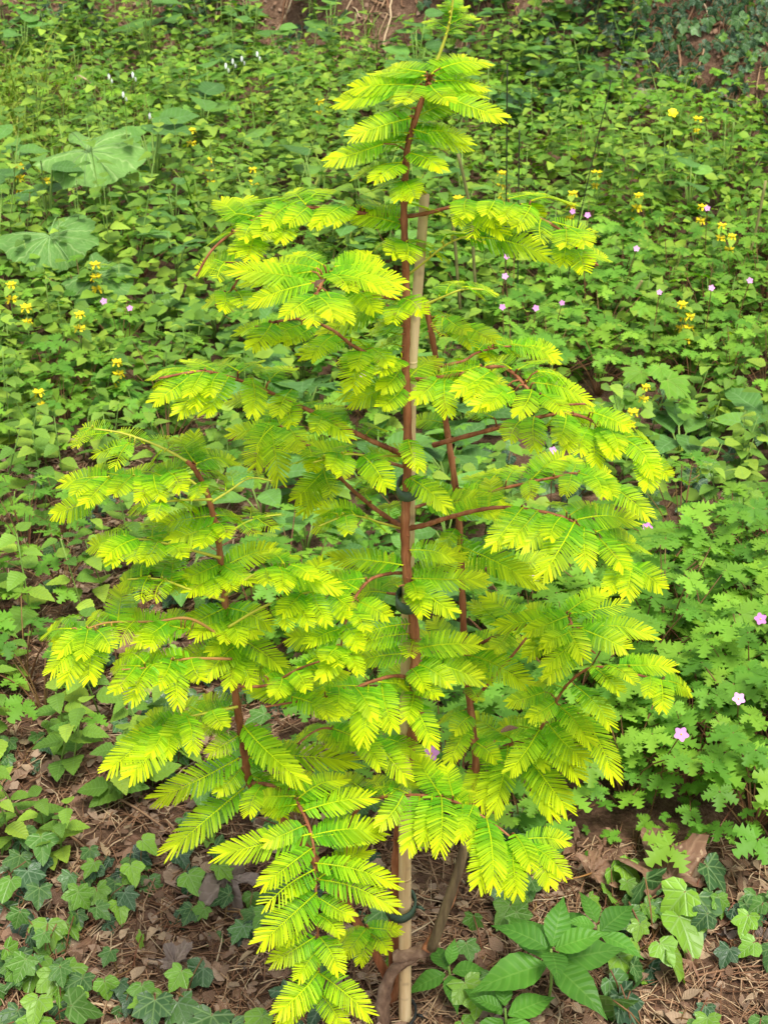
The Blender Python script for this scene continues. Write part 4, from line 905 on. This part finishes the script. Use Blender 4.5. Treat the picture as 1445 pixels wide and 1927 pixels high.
# sycamore seedling
SYO = palm([(-1.9, .35), (-1.5, .5), (-.95, .8), (-.55, .72), (-.2, .8), (0, 1.0), (.2, .8), (.55, .72), (.95, .8), (1.5, .5), (1.9, .35)], .86, 2, 2.6)
SYL = [mesh('leaf', lobed(SYO, .06, d, .15, .05, 3, i), 'syc') for i, d in ((0, .4), (1, .8))]
g = G(1250, 800); g.z = gh(g.x, g.y); kit = []; S = []
for (px, py, hgt, dirx, s) in [(1205, 700, .13, -1, .95), (1255, 715, .15, 1, 1.15), (1195, 745, .10, -.4, .9), (1240, 690, .16, .1, .8), (1285, 760, .10, .9, .7)]:
    c = G(px, py, hgt)-g; S.append(tube(curve([(0, 0, 0), (c.x*.3, c.y*.3, c.z*.7), c], 4), .0014, 5))
    kit.append(('leaf', SYL[len(kit) % 2], TR(c) @ frame((dirx, -.8, -.25), (0.1*dirx, -.5, 1)) @ Matrix.Scale(s, 4)))
place([('stem', mesh('stem', join(S), 'redstem'), Matrix())]+kit, 'sycamore_seedling', g, 0, 1, 'light green sycamore seedling with lobed leaves among ivy, right', 'wild plant')

# flowers where the photograph has them: the head lies on that ray at plant height, the stem stands below it
for k, (px, py, h) in enumerate([(1217, 993, .10), (1281, 1382, .17), (1389, 1315, .17), (1430, 1165, .17), (1005, 1085, .15), (1040, 848, .15), (945, 578, .2), (1008, 580, .2), (1057, 570, .2), (1240, 550, .2), (1338, 542, .2), (1105, 405, .22), (1077, 398, .22), (1410, 528, .2), (1197, 468, .2), (950, 520, .22), (953, 483, .22), (196, 567, .16), (245, 580, .15), (812, 1418, .2), (862, 1235, .2), (683, 708, .2), (1095, 470, .22), (1330, 392, .22)]):
    h += .045 if py > 950 else .02
    p = G(px, py, h); rs = random.Random(k); b = Vector((p.x+rs.uniform(-.03, .03), p.y+rs.uniform(.0, .05), 0)); b.z = gh(b.x, b.y); c = p-b
    st_ = join([tube(curve([(0, 0, -.01), (c.x*.5, c.y*.3, c.z*.6), c], 4), .0011, 5)])
    kit = [('stem', mesh('stem', st_, 'redstem'), Matrix()), ('flower', PF, TR(c) @ frame((1, 0, 0), ((camp-p).normalized()+UPV*.4)) @ rotm('Z', k) @ Matrix.Scale(rs.uniform(1.2, 1.4) if py > 900 else rs.uniform(.85, 1.1), 4), [('flower_centre', PFC, Matrix())])]
    for j in range(3):
        az = rs.uniform(0, 6.28); q3 = Vector((math.cos(az)*.03, math.sin(az)*.03, c.z*rs.uniform(.5, .85)))
        kit.append(('leaf', HL[j], TR(q3) @ frame((math.cos(az), math.sin(az), -.1), UPV+Vector((0, -.4, 0)))))
    if 900 < px: wh = 'right of the sapling'
    elif px < 300: wh = 'left of the sapling'
    else: wh = 'glimpsed between the sapling branches'
    place(kit, 'flowering_herb_robert', b, 0, 1, 'slender red-stemmed herb-robert with one pink five-petalled flower '+wh, 'flower', 'pink herb-robert flowers '+wh)
for k, (px, py, h) in enumerate([(25, 295, .27), (90, 305, .27), (348, 232, .28), (400, 280, .26), (42, 565, .24), (135, 575, .24), (220, 643, .22), (75, 715, .2), (5, 530, .25), (1195, 327, .27), (1120, 290, .27), (1320, 365, .26), (1045, 645, .22), (1185, 752, .2), (1205, 702, .2), (950, 280, .28), (957, 335, .27), (480, 315, .25), (1070, 322, .27), (855, 345, .26), (1365, 415, .25), (1295, 530, .24), (595, 170, .27), (655, 245, .27), (175, 480, .25), (1310, 205, .27), (1360, 390, .25), (1300, 560, .22)]):
    rs = random.Random(k+77); kit = KAF[k % 3]; H = .235; p = G(px, py, h*.92); b = Vector((p.x, p.y, 0)); b.z = gh(b.x, b.y)
    wh = 'left of the sapling' if px < 500 else 'right of the sapling' if px > 900 else 'behind the sapling'
    place(kit, 'flowering_archangel', b, rs.uniform(0, 6), h*.92/H, 'upright stem with paired leaves and whorls of yellow flowers '+wh, 'flower', 'yellow archangel flowers '+wh)
# yellow poppy at the upper right, white bells at the upper left
p = G(1265, 213, .3); b = Vector((p.x, p.y, 0)); b.z = gh(b.x, b.y); c = p-b
YP = flower_shape(.016, 5); YP[0][:, 2] += .0
place([('stem', mesh('stem', tube([(0, 0, -.01), c*.5, c], .0015, 5), 'stem'), Matrix()), ('flower', mesh('flower', YP, 'yellow'), TR(c) @ rotm('X', .7)), ('flower', mesh('flower', xf(YP, rotm('Z', .6)), 'yellow'), TR(c+UPV*.004) @ rotm('X', .7) @ Matrix.Scale(.8, 4))], 'yellow_poppy', b, 0, 1, 'single large yellow poppy flower below the dark ivy, upper right', 'flower')
BELL = mesh('bell', join([xf(strip_leaf(.028, [.4, .8, 1, .9, .5], .006, 1.0, -.4), rotm('Z', k*1.26) @ rotm('Y', .9)) for k in range(5)]), 'white')
for k, (px, py, hh) in enumerate([(205, 138, .3), (250, 135, .3), (232, 172, .27), (282, 212, .26), (425, 118, .3), (455, 105, .3), (484, 96, .31), (438, 110, .28)]):
    p = G(px, py, hh); b = Vector((p.x, p.y+.02, 0)); b.z = gh(b.x, b.y); c = p-b
    S = tube(curve([(0, 0, -.01), (0, .005, hh*.7), c+UPV*.012, c], 4), .0015, 5)
    place([('stem', mesh('stem', S, 'stem'), Matrix()), ('bell', BELL, TR(c) @ rotm('X', -.2) @ Matrix.Scale(.62, 4)), ('bell', BELL, TR(c+Vector((.008, .0, -.018))) @ rotm('X', .2) @ Matrix.Scale(.5, 4))], 'white_bluebell', b, 0, 1, 'nodding white bell flower on a green stalk, upper left', 'flower', 'white bell flowers upper left')

# tall stalks
def stalk(name, path, h0, r, mat, label, grp=None):     # first pixel is the foot on the ground
    g = G(*path[0]); g.z = gh(g.x, g.y)
    pts3 = [P(x, y, g.y)-g for x, y in path]
    o = ob(name, mesh(name, tube(curve([pts3[0]-UPV*.02]+pts3, 4), r, 6), mat)); o.location = g; return tag(o, label, 'stalk', grp)
stalk('dry_stalk', [(952, 640), (951, 500), (953, 300), (954, 120)], 0, .0018, 'darkstem', 'tall thin dark stalk, left one of the upright pair right of the sapling', 'thin dark stalks')
stalk('dry_stalk', [(973, 650), (974, 500), (975, 380), (977, 245)], 0, .0017, 'darkstem', 'thin dark stalk, shorter right one of the upright pair', 'thin dark stalks')
stalk('dry_stalk', [(1058, 610), (1075, 480), (1115, 300), (1150, 150)], 0, .0014, 'darkstem', 'thin dark stalk leaning to the right, upper right', 'thin dark stalks')
stalk('dry_stalk', [(905, 640), (893, 520), (885, 400), (862, 290)], 0, .0045, 'olive', 'thick olive stalk just right of the stake, the right one of two', 'olive stalks')
stalk('dry_stalk', [(872, 640), (862, 540), (857, 470), (850, 400)], 0, .004, 'olive', 'olive-brown stalk just right of the stake, the left one of two', 'olive stalks')
stalk('dry_stalk', [(1130, 640), (1200, 540), (1205, 530)], 0, .004, 'olive', 'short brown broken stalk slanting among the herb-robert', 'brown stalks')
stalk('dry_stalk', [(1385, 540), (1415, 460), (1440, 340)], 0, .004, 'olive', 'brown stalk slanting up at the right edge', 'brown stalks')
stalk('dry_stalk', [(1350, 370), (1370, 310), (1380, 230)], 0, .0035, 'stem', 'pale green stalk leaning near the right edge', 'pale stalks')
stalk('bent_stalk', [(190, 215), (186, 172), (144, 142), (150, 200)][::1], 0, .003, 'straw', 'pale bent dry straw stalk, upper left')

# ------------------------------------------------------------------ litter
def litter_ok(x, y):
    px, py = pix((x, y, 0)); wt, den = zone(px, py); return den < .75 or wt.get('ivy', 0) >= .9 or (py > 830 and px < 470), px, py
DL = []
for i in range(6):
    rs = random.Random(i+200)
    DL.append(mesh('dead_leaf', strip_leaf(.05, [.1, .6, .9, 1, .8, .5, .08], .016+.004*rs.random(), rs.uniform(-.6, .6), rs.uniform(-.3, .5), .25, .06, 12, rs.uniform(-.5, .5)), 'dead'))
def broad5(val=.42, bw=.26):
    t = [(-1.95, .62), (-.98, .95), (0, 1.08), (.98, .95), (1.95, .62)]; o = [(-2.7, .12), (-2.45, .3)]
    for i, (a, r) in enumerate(t):
        if i: o.append(((a+t[i-1][0])/2, val))
        o += [(a-bw*1.05, r*.62), (a-bw*.8, r*.80), (a-.1, r*.86), (a, r), (a+.1, r*.86), (a+bw*.8, r*.80), (a+bw*1.05, r*.62)]
    return o+[(2.45, .3), (2.7, .12)]
mout = palm([(-2.0, .55), (-1.55, .4), (-1.0, .95), (-.55, .55), (0, 1.05), (.55, .55), (1.0, .95), (1.55, .4), (2.0, .55)], .62, 3, 2.5)
for i in range(3): DL.append(mesh('dead_leaf', lobed(mout, .042, .3, rs.uniform(-.3, .6), .24, 3, i+5), 'maple' if i else 'maplegrey'))
n = 0; rs = random.Random(51)
while n < 290:
    y = .98+3.6*rs.random()**1.3; hw = .36*y+.3; x = rs.uniform(-hw, hw); ok, px, py = litter_ok(x, y)
    if not ok and rs.random() > .06: continue
    if px < -80 or px > 1520 or py > 2030: continue
    k = rs.randrange(len(DL)) if rs.random() < .8 else rs.randrange(6)
    wh = 'left of the sapling' if px < 480 else 'right of the sapling' if px > 950 else 'around the sapling foot'
    o = ob('dead_leaf', DL[k]); o.matrix_world = TR((x, y, gh(x, y)+rs.uniform(.006, .016))) @ rotm('X', rs.uniform(-.45, .35)) @ rotm('Y', rs.uniform(-.4, .4)) @ rotm('Z', rs.uniform(0, 6.28)) @ Matrix.Scale(rs.uniform(.4, 1.0), 4)
    tag(o, 'small curled brown dead leaf lying in the litter '+wh, 'dead leaf', 'small dead leaves '+wh); n += 1
def bigleaf(px, py, r, rz, mat, label, tilt, seed, outline=None):
    outline = outline or broad5()
    g = G(px, py, .02); g.z = gh(g.x, g.y)+.03
    sh = lobed(outline, r, .5, .55, .22, 7, seed); sh[0][:, 2] += np.random.default_rng(seed).normal(0, .035*r, len(sh[0])); sh[0][:, :2] += np.random.default_rng(seed+1).normal(0, .012*r, (len(sh[0]), 2))
    o = ob('dry_maple_leaf', mesh('dry_maple_leaf', sh, mat)); o.matrix_world = TR(g) @ rotm('X', tilt) @ rotm('Z', rz)
    c = tube([(0, 0, 0), (-.02, 0, .002), (-.05, .012, -.008)], [.0014, .0011, .0009], 5); ob('leaf_stalk', mesh('leaf_stalk', c, 'twig'), o)
    tag(o, label, 'dead leaf')
bigleaf(1250, 1690, .088, 1.75, 'maple', 'large brown dry maple leaf lying below the herb-robert, lower right', .45, 3)
bigleaf(425, 1660, .06, -1.2, 'maplegrey', 'grey-brown shrivelled maple leaf left of the lowest branch', .25, 6)
bigleaf(1110, 1680, .05, .4, 'maple', 'curled brown leaf left of the large dry maple leaf', .2, 8)
bigleaf(330, 1815, .04, 2.0, 'maplegrey', 'pale crumpled grey leaf near bottom left ivy', .2, 9)
bigleaf(1310, 1070, .05, 2.0, 'maple', 'brown crumpled leaf among herb-robert at right', .3, 10)
# needles, straw and bark crumbs
rs = random.Random(61); S = []; CH_ = []
for i in range(34000):
    y = .98+4.2*rs.random()**1.5; hw = .36*y+.3; x = rs.uniform(-hw, hw); ok, px, py = litter_ok(x, y)
    if not ok: continue
    a = rs.uniform(0, 6.28); L = rs.uniform(.02, .09); k = rs.uniform(-.5, .5); pz = []
    z0 = gh(x, y)
    for j in range(4):
        f = j/3-.5; aa = a+k*f; pz.append((x+math.cos(aa)*L*f, y+math.sin(aa)*L*f, z0+.004+rs.uniform(0, .012)))
    S.append(tube(pz, rs.uniform(.0005, .0012), 3, rs.random(), False))
tag(ob('needle_litter', mesh('needle_litter', join(S), 'straw')), 'fallen brown needles and straw covering the bare soil', 'needle litter', kind='stuff')
for i in range(9000):
    y = .98+4.2*rs.random()**1.5; hw = .36*y+.3; x = rs.uniform(-hw, hw); ok, px, py = litter_ok(x, y)
    if not ok: continue
    s = rs.uniform(.004, .014); V = [(-1, -.5, 0), (1, -.4, 0), (.8, .5, .1), (-.9, .6, 0), (-.6, -.2, .4), (.5, -.1, .5), (.4, .3, .45), (-.5, .3, .4)]
    F = [(0, 1, 5, 4), (1, 2, 6, 5), (2, 3, 7, 6), (3, 0, 4, 7), (4, 5, 6, 7)]
    c = shp([tuple(v+rs.uniform(-.2, .2) for v in q_) for q_ in V], F)
    CH_.append(xf(c, TR((x, y, gh(x, y))) @ rotm('Z', rs.uniform(0, 6.28)) @ rotm('X', rs.uniform(-.4, .4)) @ Matrix.Scale(s, 4), rs.random()))
tag(ob('bark_crumbs', mesh('bark_crumbs', join(CH_), 'chip', False)), 'dark crumbs of bark and soil strewn over the ground', 'bark crumbs', kind='stuff')
FRG = []
for i in range(12000):
    y = .98+4.2*rs.random()**1.5; hw = .36*y+.3; x = rs.uniform(-hw, hw); ok, px, py = litter_ok(x, y)
    if not ok: continue
    m = TR((x, y, gh(x, y)+rs.uniform(.003, .014))) @ frame((rs.uniform(-1, 1), rs.uniform(-1, 1), rs.uniform(-.3, .3)), (rs.uniform(-.6, .6), rs.uniform(-.7, .5), 1)) @ Matrix.Diagonal((rs.uniform(.01, .032), rs.uniform(.01, .026), rs.uniform(-.03, .05), 1))
    FRG.append(xf(LC[0], m, rs.random()))
for i in range(5000):
    x = rs.uniform(-2.8, 2.6); y = bank_foot(x)+rs.uniform(-.15, 1.1)
    m = TR((x, y, gh(x, y)+rs.uniform(.003, .02))) @ frame((rs.uniform(-1, 1), rs.uniform(-1, -.2), -.5), (rs.uniform(-.6, .6), -1, rs.uniform(.3, 1))) @ Matrix.Diagonal((rs.uniform(.012, .03), rs.uniform(.012, .026), rs.uniform(-.04, .04), 1))
    FRG.append(xf(LC[0], m, rs.random()*.45))
tag(ob('leaf_fragments', mesh('leaf_fragments', join(FRG), 'dead')), 'broken bits of dry brown leaves mixed into the litter', 'leaf fragments', kind='stuff')
# twigs
def twig(p0, p1, r, label, grp=None, z=.012):
    a, b = G(*p0), G(*p1); a.z = gh(a.x, a.y)+z; b.z = gh(b.x, b.y)+z*.6
    mid = (a+b)/2+Vector((random.uniform(-.006, .006), random.uniform(-.006, .006), .004))
    o = ob('twig', mesh('twig', tube(curve([a-a, mid-a, b-a], 4), [r*(1-.05*i) for i in range(9)], 5), 'straw')); o.location = a; tag(o, label, 'twig', grp)
twig((200, 1490), (325, 1568), .0024, 'straight tan twig slanting on the soil at lower left')
twig((690, 1600), (780, 1512), .0016, 'thin pale twig slanting below the lowest right branch', z=.03)
twig((250, 1330), (275, 1390), .0018, 'short pale straw beside ivy at left'); twig((360, 1340), (345, 1400), .0018, 'short pale straw under the left branches')
twig((1300, 1870), (1445, 1840), .0018, 'bent pale twig on needle litter at the right edge'); twig((860, 1740), (930, 1800), .0018, 'pale straw twig right of the stake')
rs = random.Random(71)
for i in range(60):
    while True:
        y = 1.05+2.5*rs.random(); hw = .3*y+.2; x = rs.uniform(-hw, hw); ok, px, py = litter_ok(x, y)
        if ok: break
    a = rs.uniform(0, 6.28); L = rs.uniform(.05, .14); p0 = pix((x, y, 0)); p1 = pix((x+math.cos(a)*L, y+math.sin(a)*L, 0))
    wh = 'left of the sapling' if px < 480 else 'right of the sapling' if px > 950 else 'around the sapling foot'
    twig(p0, p1, rs.uniform(.0012, .0026), 'thin dry twig lying in the litter '+wh, 'loose twigs '+wh)
print('FRONDS', len(allf), 'objects', len(bpy.data.objects))
